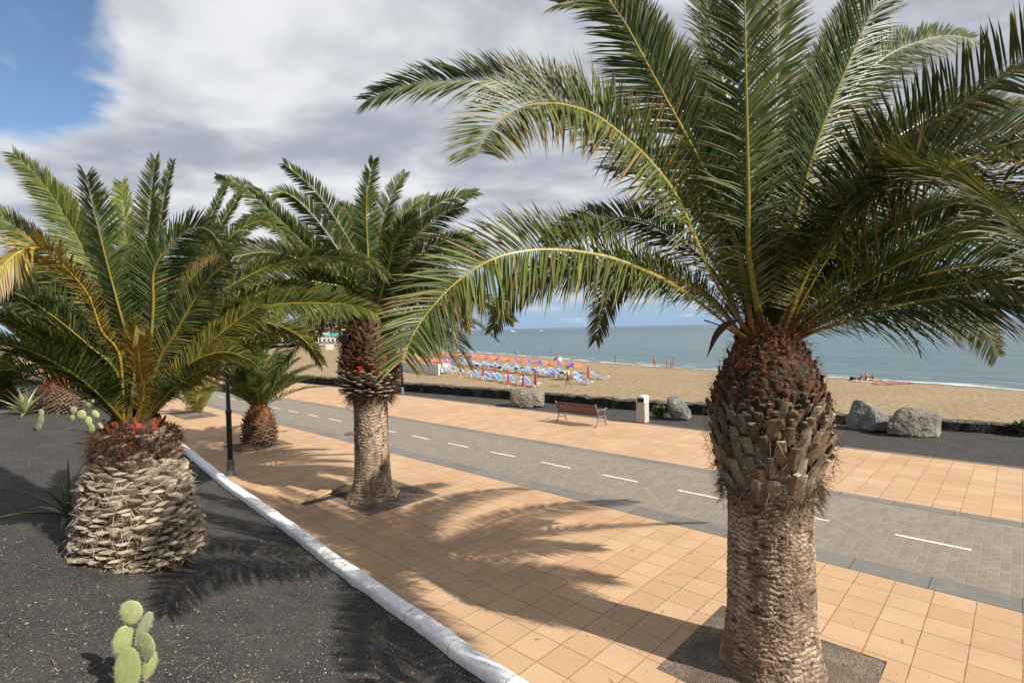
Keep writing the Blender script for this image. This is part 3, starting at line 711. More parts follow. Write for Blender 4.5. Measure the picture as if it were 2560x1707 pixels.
# --- the big palm on the right
BX, BY = -2.12, 6.47
big = palm('date_palm', (BX, BY, 0), 'large foreground date palm with a bulbous boss of cut leaf bases on a thick trunk')
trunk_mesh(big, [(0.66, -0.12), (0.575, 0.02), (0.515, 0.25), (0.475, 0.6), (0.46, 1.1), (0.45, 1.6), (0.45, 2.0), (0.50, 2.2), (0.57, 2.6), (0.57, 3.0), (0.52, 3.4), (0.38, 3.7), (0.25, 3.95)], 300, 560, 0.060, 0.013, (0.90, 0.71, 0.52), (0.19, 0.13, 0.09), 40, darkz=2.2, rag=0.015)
rg = np.random.default_rng(11)
B1 = Bits(); ga = 2.39996; N1 = 150
zb_prof = ([2.12, 2.35, 2.6, 2.95, 3.3, 3.6, 3.9], [0.47, 0.54, 0.60, 0.60, 0.51, 0.39, 0.25])
for i in range(128):                                            # long tan stubs of the lower boss
    z = 2.06+1.0*(i/128)**0.97+rg.normal(0, 0.015); a = i*ga+rg.normal(0, 0.05); r = float(np.interp(z, *zb_prof))-0.035
    t = (z-2.1)/0.85
    stub(B1, (r*math.cos(a), r*math.sin(a), z-0.05), a, R(70+6*t)+rg.normal(0, 0.08), rg.uniform(0.24, 0.36)*(1-0.3*t), rg.uniform(0.19, 0.25)*(1-0.25*t), rg.uniform(0.08, 0.13), rg.uniform(0.06, 0.095),
         np.array([0.54, 0.37, 0.23] if rg.random() < 0.35 else [0.56, 0.46, 0.35])*rg.uniform(0.45, 1.2)*(1-0.35*t), (0.72, 0.66, 0.55) if rg.random() < 0.25 else (0.24, 0.16, 0.10), rg, -0.15, rg.normal(0, 0.12))
B1.build('lower_leaf_bases', M['stub'], big)
B2 = Bits()
for i in range(560):                                           # short dark red stubs of the upper boss
    z = 2.90+1.02*(i/560); a = i*ga+rg.normal(0, 0.06); r = float(np.interp(z, *zb_prof))-0.02
    t = (z-2.86)/1.06; mid = math.exp(-((t-0.75)/0.35)**2)
    c = np.array([0.12, 0.055, 0.034])*(1-0.6*mid)+np.array([0.34, 0.12, 0.055])*0.6*mid
    lo = max(0.0, 1-t/0.5); c = c*(1-0.8*lo)+np.array([0.36, 0.26, 0.17])*0.8*lo
    stub(B2, (r*math.cos(a), r*math.sin(a), z-0.05), a, R(30+35*t)+rg.normal(0, 0.12), rg.uniform(0.10, 0.17), 0.125-0.03*t, rg.uniform(0.05, 0.085), 0.055,
         c*(0.7+0.6*rg.random()), c*1.3+np.array([0.02, 0.012, 0.006]), rg, 0.5, rg.normal(0, 0.2))
B2.build('upper_leaf_bases', M['stub'], big)
B3 = Bits()
for i in range(1700):
    a = rg.uniform(0, 2*math.pi); z = 2.13+0.16*rg.normal(0, 0.6); r = 0.50+0.03*rg.random()
    hair(B3, (r*math.cos(a), r*math.sin(a), z), (math.cos(a)*rg.uniform(0.4, 1.2)+rg.normal(0, 0.5), math.sin(a)*rg.uniform(0.4, 1.2)+rg.normal(0, 0.5), rg.normal(-0.3, 0.5)), rg.uniform(0.05, 0.15), 0.007, (0.16, 0.105, 0.065), rg)
for i in range(420):
    a = rg.uniform(0, 2*math.pi); z = rg.uniform(2.15, 2.85); r = float(np.interp(z, *zb_prof))+rg.uniform(0.02, 0.10)
    hair(B3, (r*math.cos(a), r*math.sin(a), z), (math.cos(a)*0.3-math.sin(a)*rg.normal(0, 1), math.sin(a)*0.3+math.cos(a)*rg.normal(0, 1), rg.normal(0.1, 0.8)), rg.uniform(0.06, 0.2), 0.008, (0.42, 0.32, 0.21), rg, 0.2)
for i in range(1500):
    a = rg.uniform(0, 2*math.pi); z = rg.uniform(2.2, 3.9); r = float(np.interp(z, *zb_prof))+0.10
    hair(B3, (r*math.cos(a), r*math.sin(a), z), (math.cos(a)*0.3+rg.normal(0, 0.7), math.sin(a)*0.3+rg.normal(0, 0.7), rg.normal(0.2, 0.6)), rg.uniform(0.05, 0.12), 0.006, (0.26, 0.14, 0.07), rg)
B3.build('fibre', M['fibre'], big)
A_ = (BX, BY)
KT = float((np.array([BX, BY, 4])-CAMP)@FW)
bigF = [  # (photo points along the rachis, k0, k1, kwargs)
 ([(1640, 640), (1560, 460), (1490, 365), (1430, 310), (1370, 265), (1310, 243), (1250, 237), (1190, 250), (1140, 285), (1108, 325), (1096, 362)], KT, 4.0, dict(yellow=0.12, dry=0.14, vang=22, a0=82, a1=48)),
 ([(1600, 690), (1540, 650), (1480, 620), (1415, 595), (1350, 580), (1285, 573), (1220, 574), (1150, 588), (1090, 618), (1030, 665), (975, 728), (943, 782), (925, 832)], KT, 4.0, dict(yellow=0.08, dry=0.10, vang=22, a0=80, a1=44)),
 ([(1640, 600), (1500, 420), (1380, 290), (1260, 215), (1150, 187), (1040, 186), (950, 194), (885, 212), (842, 232)], KT+.2, 7.0, dict(dry=0.05, bright=0.9)),
 ([(1700, 600), (1660, 470), (1610, 375), (1542, 250), (1498, 169), (1439, 60), (1398, 0), (1350, -75)], KT, 5.5, dict(dry=0.08, vang=14, Lmax=0.6)),
 ([(1690, 560), (1620, 380), (1560, 240), (1490, 120), (1420, 40), (1340, 5), (1280, 10)], KT+.5, 7.3, dict(dry=0.15)),
 ([(1722, 600), (1719, 450), (1716, 300), (1713, 150), (1710, 0), (1708, -140)], KT-.2, 5.0, dict(vang=24, Lmax=0.58, yellow=0.04)),
 ([(1770, 560), (1778, 400), (1783, 218), (1790, 0), (1800, -150)], KT+.4, 7.4, dict(vang=16, yellow=0.06, bright=1.2)),
 ([(1730, 540), (1700, 360), (1655, 160), (1622, 0), (1600, -120)], KT+.5, 7.3, dict(dry=0.1)),
 ([(1820, 560), (1846, 435), (1883, 310), (1932, 186), (1976, 81), (2016, 0), (2070, -110)], KT, 5.6, dict(vang=10, Lmax=0.6, bright=1.05)),
 ([(1850, 470), (1885, 350), (1926, 264), (1982, 174), (2050, 121), (2112, 96), (2175, 82), (2240, 90)], KT+.3, 8.0, dict(vang=18, bright=1.1)),
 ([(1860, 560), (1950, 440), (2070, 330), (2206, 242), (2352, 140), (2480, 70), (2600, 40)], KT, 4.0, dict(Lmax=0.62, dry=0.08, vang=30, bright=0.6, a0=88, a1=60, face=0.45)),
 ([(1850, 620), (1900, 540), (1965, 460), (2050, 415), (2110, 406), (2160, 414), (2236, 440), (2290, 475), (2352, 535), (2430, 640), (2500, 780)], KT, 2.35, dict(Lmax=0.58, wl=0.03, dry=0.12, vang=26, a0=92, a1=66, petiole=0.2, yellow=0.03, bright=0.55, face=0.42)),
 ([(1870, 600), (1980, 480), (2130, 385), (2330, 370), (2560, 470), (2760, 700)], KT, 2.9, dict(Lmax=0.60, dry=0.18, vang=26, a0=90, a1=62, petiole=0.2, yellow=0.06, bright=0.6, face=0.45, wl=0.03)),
 ([(1850, 770), (1898, 752), (2032, 709), (2133, 688), (2240, 680), (2350, 690), (2450, 730)], KT-.1, 5.6, dict(vang=22, bright=0.8)),
 ([(1864, 740), (1965, 696), (2032, 662), (2133, 630), (2250, 612), (2360, 620), (2460, 660)], KT+.1, 5.2, dict(vang=25, dry=0.1)),
 ([(1898, 683), (1965, 636), (2032, 589), (2130, 535), (2250, 500), (2370, 500), (2480, 560)], KT+.3, 6.2, dict(vang=25)),
 ([(1860, 735), (1960, 690), (2070, 668), (2160, 685), (2222, 722), (2268, 768), (2293, 818)], KT+.5, 8.3, dict(vang=20, bright=1.3, yellow=0.08, Lmax=0.46, dry=0.12)),
 ([(1620, 680), (1500, 625), (1380, 605), (1280, 620), (1205, 655), (1160, 700), (1132, 757)], KT+.3, 7.6, dict(vang=12, Lmax=0.36, dry=0.1)),
 ([(1640, 690), (1560, 640), (1480, 625), (1420, 650), (1388, 710), (1368, 782)], KT+.3, 7.4, dict(vang=12, Lmax=0.32, dry=0.15)),
 ([(1650, 640), (1570, 560), (1480, 510), (1390, 500), (1310, 520), (1250, 560)], KT+.5, 8.6, dict(vang=18, Lmax=0.45)),
 ([(1690, 520), (1640, 350), (1570, 200), (1500, 80), (1440, -40)], KT+.6, 8.0, dict(bright=0.8)),
 ([(1800, 520), (1850, 330), (1900, 150), (1960, -20)], KT+.7, 8.2, dict(bright=0.8)),
 ([(1850, 560), (1960, 400), (2100, 290), (2240, 240), (2370, 250)], KT+.5, 8.2, dict(bright=0.75)),
 ([(1870, 650), (2000, 560), (2140, 500), (2280, 490), (2400, 530)], KT+.5, 8.4, dict(bright=0.75)),
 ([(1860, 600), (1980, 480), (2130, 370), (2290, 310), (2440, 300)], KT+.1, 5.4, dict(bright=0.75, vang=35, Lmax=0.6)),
]
for pts, k0, k1, kw in bigF:
    kw = dict(kw); kw.setdefault('Lmax', 0.54); kw.setdefault('face', 0.75); kw.setdefault('petiole', 0.26); kw.setdefault('vang', 34)
    frond(px_ctrl(A_, 3.72, pts, k0, k1, 0.17, 1.2), big, axis=(BX, BY, 3.8), pw=0.075, rng=rg, **kw)
# the rest of the crown: upright and away from the camera, behind and above the frame
for i in range(9):
    az = R(20)+R(150)*(i/8)+rg.normal(0, 0.12); e0 = R(rg.uniform(48, 84)); L = rg.uniform(3.0, 3.9)
    b = (BX+0.14*math.cos(az), BY+0.14*math.sin(az), 3.75)
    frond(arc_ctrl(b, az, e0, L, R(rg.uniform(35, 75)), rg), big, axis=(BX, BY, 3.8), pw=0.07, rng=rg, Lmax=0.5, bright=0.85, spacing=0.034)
for az, e0, L, dr in [(15, 45, 3.2, 60), (150, 82, 3.4, 40), (30, 30, 3.2, 50), (55, 25, 3.0, 45), (70, 40, 3.4, 55)]:
    az = R(az); b = (BX+0.14*math.cos(az), BY+0.14*math.sin(az), 3.75)
    frond(arc_ctrl(b, az, R(e0), L, R(dr), rg), big, axis=(BX, BY, 3.8), pw=0.07, rng=rg, Lmax=0.5, bright=0.9)
# drooping dry spathe, fruit stalks
def fruit(parent, pts, n, rng, k, name, col=(0.42, 0.15, 0.04), dates=True, spread=0.35, nn=26):
    B = Bits(); C, L = spline([D(a*S0, b*S0, kk) for (a, b), kk in zip(pts, k)], 20)
    m_ = MB(); m_.tube(C, np.linspace(0.016, 0.006, 20), 6)
    B.add(m_.v, m_.f, np.array(col)*0.9)
    for i in range(n):
        t = rng.uniform(0.35, 1.0); p = C[int(t*19)]; d = nrm(np.array([rng.normal(0, 1), rng.normal(0, 1), rng.normal(0.0, 0.7)]))
        hair(B, p, d, spread*rng.uniform(0.5, 1), 0.006, col, rng, 0.7)
        if dates:
            for _ in range(3):
                q = p+d*spread*rng.uniform(0.3, 0.9)+np.array([0, 0, -0.7*spread*0.4]); s_ = 0.009
                v = [q+np.array(x)*s_ for x in ((1, 0, 0), (-1, 0, 0), (0, 1, 0), (0, -1, 0), (0, 0, 1.5), (0, 0, -1.5))]
                B.add(v, [(0, 2, 4), (2, 1, 4), (1, 3, 4), (3, 0, 4), (2, 0, 5), (1, 2, 5), (3, 1, 5), (0, 3, 5)], np.array(col)*rng.uniform(0.6, 1.3))
    off = np.array(parent.location); B.v = [x-off for x in B.v]
    return B.build(name, M['stub'], parent)
fruit(big, [(1850, 520), (1880, 400), (1905, 310), (1955, 270), (2010, 300)], 150, rg, [6.5]*5, 'fruit_stalk', (0.50, 0.19, 0.05))
fruit(big, [(1800, 600), (1790, 480), (1800, 400), (1830, 350), (1850, 370)], 220, rg, [6.25]*5, 'fruit_stalk', (0.17, 0.085, 0.035))
fruit(big, [(1770, 640), (1760, 560), (1770, 500), (1790, 470)], 120, rg, [6.1]*4, 'fruit_stalk', (0.15, 0.08, 0.03))
fruit(big, [(1960, 690), (2030, 715), (2080, 752), (2105, 790), (2116, 822)], 5, rg, [5.9]*5, 'fruit_stalk', (0.36, 0.22, 0.12), True, 0.05)
B = Bits(); C, L = spline([D(a*S0, b*S0, 5.7) for a, b in [(1700, 735), (1668, 745), (1645, 770), (1632, 800), (1624, 820)]], 14)
m_ = MB(); m_.tube(C, [0.008, 0.018, 0.028, 0.034, 0.038, 0.04, 0.038, 0.034, 0.03, 0.024, 0.018, 0.012, 0.007, 0.003], 6)
B.add(np.array(m_.v)-np.array(big.location), m_.f, (0.10, 0.06, 0.04)); B.build('dry_spathe', M['stub'], big)
# torn fibre sheaths among the petioles
B = Bits()
for i in range(26):
    a = rg.uniform(0, 2*math.pi); r = 0.20; 
    stub(B, (r*math.cos(a), r*math.sin(a), 3.7+0.1*rg.random()), a, R(rg.uniform(45, 80)), rg.uniform(0.25, 0.6), 0.10, 0.03, 0.02, np.array([0.34, 0.16, 0.07])*rg.uniform(0.5, 1.2), (0.3, 0.15, 0.07), rg, -0.5, rg.normal(0, 0.3))
for i in range(700):
    a = rg.uniform(0, 2*math.pi); r = rg.uniform(0.1, 0.35); z = rg.uniform(3.6, 4.5)
    hair(B, (r*math.cos(a), r*math.sin(a), z), (math.cos(a)+rg.normal(0, 0.6), math.sin(a)+rg.normal(0, 0.6), rg.normal(0.6, 0.7)), rg.uniform(0.08, 0.3), 0.006, (0.30, 0.22, 0.07) if rg.random() < 0.6 else (0.25, 0.10, 0.04), rg, 0.2)
B.build('leaf_sheath', M['stub'], big)

# --- the middle palm
MX, MY = -11.43, 6.95
mid = palm('date_palm', (MX, MY, 0), 'medium date palm with red cut leaf bases ringing its boss, near the lifted paving slabs')
rg = np.random.default_rng(23)
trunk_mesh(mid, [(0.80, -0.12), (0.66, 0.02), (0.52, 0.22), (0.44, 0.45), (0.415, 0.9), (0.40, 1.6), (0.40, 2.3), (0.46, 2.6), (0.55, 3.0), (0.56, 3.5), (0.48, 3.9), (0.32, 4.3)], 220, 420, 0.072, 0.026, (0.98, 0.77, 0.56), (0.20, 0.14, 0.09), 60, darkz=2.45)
B1 = Bits(); zp = ([2.4, 2.8, 3.2, 3.7, 4.1, 4.35], [0.42, 0.58, 0.60, 0.55, 0.44, 0.30])
for i in range(420):
    t = i/420; z = 2.55+1.75*t; a = i*ga+rg.normal(0, 0.06); r = float(np.interp(z, *zp))-0.02
    if z < 3.02: el, L, w0, w1, c, cc = R(-10+40*(z-2.55)/0.5), 0.24, 0.19, 0.15, np.array([0.52, 0.43, 0.33]), (0.62, 0.52, 0.40)
    elif z < 3.36: el, L, w0, w1, c, cc = R(30), 0.21, 0.15, 0.14, np.array([0.30, 0.17, 0.11]), ((0.85, 0.12, 0.06) if rg.random() < 0.7 else (0.34, 0.20, 0.13))
    else: el, L, w0, w1, c, cc = R(42+25*(z-3.4)), 0.17, 0.14, 0.09, np.array([0.20, 0.095, 0.055])*(1.6 if rg.random() < 0.3 else 1.0), (0.30, 0.16, 0.10)
    stub(B1, (r*math.cos(a), r*math.sin(a), z-0.03), a, el+rg.normal(0, 0.1), L*rg.uniform(0.85, 1.2), w0, w1, 0.05, c*rg.uniform(0.7, 1.3), cc, rg, 0.2, rg.normal(0, 0.15))
B1.build('leaf_bases', M['stub'], mid)
B3 = Bits()
for i in range(1800):
    a = rg.uniform(0, 2*math.pi); z = rg.uniform(2.3, 2.65) if i < 1000 else rg.uniform(3.3, 4.5); r = float(np.interp(z, *zp))+0.04
    hair(B3, (r*math.cos(a), r*math.sin(a), z), (math.cos(a)*0.7+rg.normal(0, 0.5), math.sin(a)*0.7+rg.normal(0, 0.5), rg.normal(-0.4 if i < 1000 else 0.4, 0.6)), rg.uniform(0.08, 0.28), 0.010, (0.24, 0.14, 0.08), rg)
B3.build('fibre', M['fibre'], mid)
KM = float((np.array([MX, MY, 4])-CAMP)@FW)
midF = [
 ([(846, 600), (842, 520), (842, 450), (850, 400), (857, 368)], KM, KM-.6, dict()),
 ([(862, 600), (872, 540), (888, 480), (908, 430), (930, 398)], KM+.3, KM+1, dict(bright=1.15)),
 ([(830, 620), (805, 560), (765, 495), (715, 430), (652, 376)], KM, KM-.3, dict()),
 ([(815, 640), (780, 580), (735, 515), (690, 465), (655, 443), (628, 445)], KM-.2, KM-1.2, dict()),
 ([(875, 620), (915, 560), (965, 500), (1015, 465), (1060, 450), (1097, 441)], KM+.2, KM+.8, dict()),
 ([(875, 640), (920, 585), (975, 525), (1020, 490), (1062, 475)], KM-.2, KM-.9, dict(bright=0.8)),
 ([(880, 620), (900, 540), (940, 480), (985, 450)], KM+.5, KM+1.6, dict(bright=1.2, yellow=0.1)),
 ([(800, 640), (740, 600), (670, 530), (600, 465), (550, 425), (505, 412)], KM+.1, KM-.3, dict()),
 ([(805, 650), (745, 625), (670, 590), (600, 580), (540, 590)], KM-.4, KM-2.2, dict(bright=0.75)),
 ([(805, 670), (740, 650), (660, 640), (590, 655), (530, 690)], KM-.5, KM-2.4, dict(bright=0.75)),
 ([(900, 660), (960, 620), (1030, 590), (1090, 590), (1140, 620)], KM+.4, KM+1.5, dict()),
 ([(905, 680), (970, 660), (1050, 670), (1110, 690), (1150, 712), (1180, 740)], KM+.3, KM+1.6, dict(bright=1.2, yellow=0.15)),
 ([(905, 690), (980, 690), (1040, 715), (1080, 752)], KM+.3, KM+.8, dict(bright=1.2, yellow=0.4, dry=0.4)),
 ([(895, 650), (945, 600), (1010, 560), (1080, 545)], KM-.5, KM-1.8, dict(bright=0.7)),
 ([(825, 600), (815, 520), (795, 480), (778, 470)], KM+.6, KM+2, dict(bright=1.2, yellow=0.1)),
 ([(850, 620), (830, 560), (820, 500), (845, 460), (870, 455)], KM+.8, KM+2.5, dict(bright=1.1)),
 ([(890, 620), (905, 560), (930, 520), (955, 500)], KM-.8, KM-2.4, dict(bright=0.8)),
 ([(800, 700), (760, 700), (720, 720), (690, 760)], KM-.6, KM-2, dict(bright=0.8)),
 ([(800, 660), (720, 615), (640, 580), (560, 570), (500, 600)], KM+.3, KM+.5, dict(bright=0.9)),
 ([(800, 640), (730, 570), (660, 520), (590, 500), (540, 520)], KM+.5, KM+1.2, dict(bright=1.0)),
 ([(905, 670), (960, 640), (1020, 640), (1080, 680)], KM-.2, KM-1.2, dict(bright=0.8)),
 ([(805, 690), (750, 670), (690, 680), (640, 720)], KM+.1, KM-.5, dict(bright=0.8)),
]
for pts, k0, k1, kw in midF:
    kw = dict(kw); kw.setdefault('Lmax', 0.46); kw.setdefault('face', 0.75)
    frond(px_ctrl((MX, MY), 4.12, pts, k0, k1, 0.18, 1.1), mid, axis=(MX, MY, 4.1), pw=0.075, rng=rg, spacing=0.036, wl=0.032, **kw)
for i in range(28):
    az = R(10)+R(290)*i/28+rg.normal(0, 0.12); e0 = R(rg.uniform(0, 75)); b = (MX+0.15*math.cos(az), MY+0.15*math.sin(az), 4.12)
    frond(arc_ctrl(b, az, e0, rg.uniform(2.4, 3.2), R(rg.uniform(40, 80)), rg), mid, axis=(MX, MY, 4.1), pw=0.07, rng=rg, Lmax=0.44, spacing=0.042, wl=0.034, bright=0.85)

# --- the left palm
lp = hit(352, 1392, lambda x, y: float(grav_z(x, y))); LX, LY, LZ = lp
left = palm('date_palm', (LX, LY, LZ), 'squat date palm with a fat barrel trunk of pale flaking stubs on black gravel')
rg = np.random.default_rng(31); KL = float((np.array([LX, LY, 2.5])-CAMP)@FW); PXM = F_PX/KL
ztop = (1404-1045)/PXM          # height of the crown's heart above the base
lprof = [(0.64, -0.15), (0.71, 0.05), (0.73, 0.28), (0.67, 0.62), (0.59, 1.0), (0.50, 1.35), (0.45, 1.6), (0.39, 1.8), (0.30, ztop-0.05)]
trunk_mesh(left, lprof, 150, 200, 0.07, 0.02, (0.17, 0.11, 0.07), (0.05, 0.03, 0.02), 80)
B1 = Bits(); zt = 1.60
for i in range(470):
    t = i/430; z = 0.0+zt*t; a = i*ga+rg.normal(0, 0.07); r = float(np.interp(z, [p[1] for p in lprof], [p[0] for p in lprof]))-0.06
    c = np.array([0.66, 0.55, 0.42])*rg.uniform(0.7, 1.15)
    stub(B1, (r*math.cos(a), r*math.sin(a), z), a, R(8+34*t)+rg.normal(0, 0.16), rg.uniform(0.13, 0.20), 0.22, rg.uniform(0.15, 0.20), 0.085+0.03*rg.random(), c, c*rg.uniform(0.75, 1.2), rg, rg.normal(0.2, 0.2), rg.normal(0, 0.22))
B1.build('leaf_bases', M['stub'], left)
B3 = Bits()
for i in range(2200):
    a = rg.uniform(0, 2*math.pi); z = rg.uniform(0.0, 1.35); r = float(np.interp(z, [p[1] for p in lprof], [p[0] for p in lprof]))+rg.uniform(0.0, 0.09)
    hair(B3, (r*math.cos(a), r*math.sin(a), z), (math.cos(a)*0.5-math.sin(a)*rg.normal(0, 1), math.sin(a)*0.5+math.cos(a)*rg.normal(0, 1), rg.normal(0, 0.5)), rg.uniform(0.07, 0.22), 0.011, (0.62, 0.52, 0.38), rg, 0.3)
B3.build('frayed_strips', M['fibre'], left)
B2 = Bits()
for i in range(230):
    t = i/230; z = 1.53+0.42*t; a = i*ga+rg.normal(0, 0.1); r = 0.46-0.20*t
    redp = rg.random() < 0.22+0.2*t
    c = np.array([0.46, 0.10, 0.045]) if redp else np.array([0.13, 0.07, 0.045])
    stub(B2, (r*math.cos(a), r*math.sin(a), z-0.03), a, R(25+40*t)+rg.normal(0, 0.2), rg.uniform(0.12, 0.22), 0.13, 0.06, 0.035, c*rg.uniform(0.7, 1.2), c*1.1, rg, 0.3, rg.normal(0, 0.4))
B2.build('fresh_leaf_bases', M['stub'], left)
B4 = Bits()
for i in range(5200):
    a = rg.choice([rg.normal(R(-20), 0.55), rg.normal(R(185), 0.5), rg.uniform(0, 6.28)]); z = rg.uniform(1.50, 1.90); r = rg.uniform(0.34, 0.54)
    hair(B4, (r*math.cos(a), r*math.sin(a), z), (math.cos(a)+rg.normal(0, 0.4), math.sin(a)+rg.normal(0, 0.4), rg.normal(-0.1, 0.5)), rg.uniform(0.08, 0.22), 0.009, (0.12, 0.07, 0.045), rg)
B4.build('fibre', M['fibre'], left)
leftF = [
 ([(285, 830), (255, 720), (210, 610), (155, 505), (92, 412), (30, 352)], KL, KL+.2, dict(yellow=0.10, bright=1.4, Lmax=0.40)),
 ([(310, 830), (285, 750), (255, 640), (228, 535), (208, 455), (197, 403)], KL-.1, KL-.9, dict(Lmax=0.48, bright=0.85)),
 ([(295, 800), (250, 660), (200, 540), (150, 455), (105, 408)], KL+.3, KL+1.2, dict(yellow=0.18, bright=1.3, Lmax=0.36, dry=0.15)),
 ([(325, 800), (305, 680), (292, 570), (285, 480), (280, 418)], KL+.4, KL+1.6, dict(yellow=0.15, bright=1.5)),
 ([(335, 800), (338, 690), (338, 580), (346, 470), (357, 366)], KL, KL+.2, dict(Lmax=0.40, yellow=0.06, bright=1.1)),
 ([(345, 790), (352, 660), (365, 540), (380, 440), (397, 370)], KL+.2, KL+.6, dict(Lmax=0.24)),
 ([(345, 800), (352, 700), (356, 614), (410, 547), (445, 524), (480, 530), (510, 565)], KL-.1, KL-1.1, dict(Lmax=0.45)),
 ([(275, 820), (234, 761), (205, 682), (165, 630), (132, 600), (97, 572), (67, 570), (44, 578), (0, 617), (-45, 680)], KL-.1, KL-1.6, dict(petiole=0.56, yellow=0.85, orange=0.35, dry=0.26, Lmax=0.36, vang=8, spacing=0.022, wl=0.034)),
 ([(290, 800), (240, 720), (160, 620), (80, 560), (20, 510), (-50, 470)], KL+.1, KL+.4, dict(bright=1.2, yellow=0.1)),
 ([(330, 900), (322, 850), (316, 800), (312, 765), (311, 745), (318, 765)], KL-.2, KL-1.3, dict(petiole=0.22, yellow=0.9, orange=0.6, dry=0.22, Lmax=0.34, vang=6, face=1.0, a0=50, a1=30)),
 ([(270, 860), (200, 790), (120, 725), (50, 680), (-40, 650)], KL-.1, KL-.6, dict(bright=0.8, Lmax=0.34, petiole=0.35)),
 ([(275, 860), (200, 780), (110, 705), (30, 660), (-60, 650)], KL, KL-.6, dict(bright=0.8)),
 ([(370, 820), (395, 730), (425, 665), (460, 618), (495, 606), (522, 630)], KL+.2, KL+.2, dict(yellow=0.5, dry=0.5, Lmax=0.30, vang=10)),
 ([(390, 860), (440, 810), (500, 765), (560, 728), (618, 703), (680, 696), (740, 696), (800, 700), (840, 708), (870, 724)], KL, KL-.2, dict(yellow=0.14, Lmax=0.36, bright=1.3)),
 ([(390, 870), (450, 800), (520, 755), (590, 740), (650, 752), (700, 782), (738, 835)], KL+.3, KL+.6, dict(yellow=0.32, Lmax=0.30, dry=0.2, bright=1.2)),
 ([(380, 840), (420, 760), (480, 690), (560, 640), (640, 605), (720, 590), (790, 592), (850, 605), (893, 640)], KL+.3, KL+.5, dict(yellow=0.16, Lmax=0.28, bright=1.3, dry=0.15)),
 ([(360, 830), (400, 740), (455, 650), (510, 580), (565, 530)], KL+.3, KL+1.2, dict(bright=1.0, Lmax=0.40)),
 ([(360, 840), (400, 770), (440, 700), (480, 640), (530, 600)], KL-.2, KL-1.0, dict(bright=0.9, yellow=0.1, Lmax=0.38)),
 ([(385, 850), (440, 780), (520, 720), (610, 690), (690, 700)], KL+.5, KL+1.6, dict(bright=0.9, Lmax=0.34)),
 ([(280, 850), (220, 780), (140, 700), (60, 640), (-30, 610)], KL+.3, KL+1.2, dict(bright=0.9)),
 ([(385, 880), (430, 840), (480, 815), (530, 810), (580, 830)], KL-.1, KL-.8, dict(yellow=0.35, Lmax=0.30)),
 ([(370, 900), (420, 850), (480, 790), (540, 740), (600, 700)], KL-.1, KL-.7, dict(yellow=0.35, Lmax=0.34)),
 ([(310, 820), (270, 700), (240, 620), (200, 560), (160, 520)], KL+.6, KL+2, dict(bright=0.9)),
 ([(350, 820), (375, 720), (405, 650), (420, 600), (430, 560)], KL+.6, KL+2, dict(bright=0.9)),
 ([(395, 800), (430, 700), (475, 610), (530, 545), (590, 510), (632, 516), (658, 546)], KL+.4, KL+.7, dict(yellow=0.12, bright=1.2, Lmax=0.28)),
 ([(390, 780), (425, 650), (468, 540), (503, 460), (520, 418), (498, 404)], KL+.3, KL+.8, dict(Lmax=0.20, bright=1.0)),
 ([(400, 780), (445, 640), (495, 540), (538, 470), (562, 432), (596, 440)], KL+.5, KL+1.3, dict(Lmax=0.22, bright=1.0)),
 ([(385, 850), (450, 780), (540, 705), (640, 662), (725, 665)], KL+.3, KL+.5, dict(bright=1.1, Lmax=0.36, yellow=0.1)),
 ([(395, 880), (470, 840), (560, 790), (630, 775)], KL+.1, KL+.2, dict(bright=1.1, Lmax=0.34, yellow=0.15)),
 ([(390, 860), (450, 760), (530, 660), (610, 610), (680, 620)], KL+.7, KL+2.2, dict(bright=0.8, Lmax=0.40)),
 ([(290, 800), (210, 705), (120, 645), (40, 622), (-40, 640)], KL+.5, KL+1.2, dict(bright=0.9)),
 ([(280, 820), (180, 730), (80, 672), (-30, 670)], KL+.2, KL+.6, dict(bright=0.75)),
 ([(285, 850), (220, 770), (130, 705), (40, 680), (-30, 690)], KL+.5, KL+1.4, dict(bright=0.7, petiole=0.35)),
]
for pts, k0, k1, kw in leftF:
    kw = dict(kw); kw.setdefault('Lmax', 0.44); kw.setdefault('face', 0.75); kw.setdefault('spacing', 0.028); kw.setdefault('wl', 0.024)
    frond(px_ctrl((LX, LY), LZ+ztop-0.12, pts, k0, k1, 0.16, 1.1), left, axis=(LX, LY, 2.6), pw=0.065, rng=rg, **kw)
for i in range(34):
    az = R(35)+R(270)*i/34+rg.normal(0, 0.1); e0 = R(rg.uniform(42, 72)); b = (LX+0.15*math.cos(az), LY+0.15*math.sin(az), LZ+ztop-0.12)
    frond(arc_ctrl(b, az, e0, rg.uniform(1.9, 2.5), R(rg.uniform(25, 55)), rg), left, axis=(LX, LY, 2.6), pw=0.06, rng=rg, Lmax=0.42, spacing=0.034)

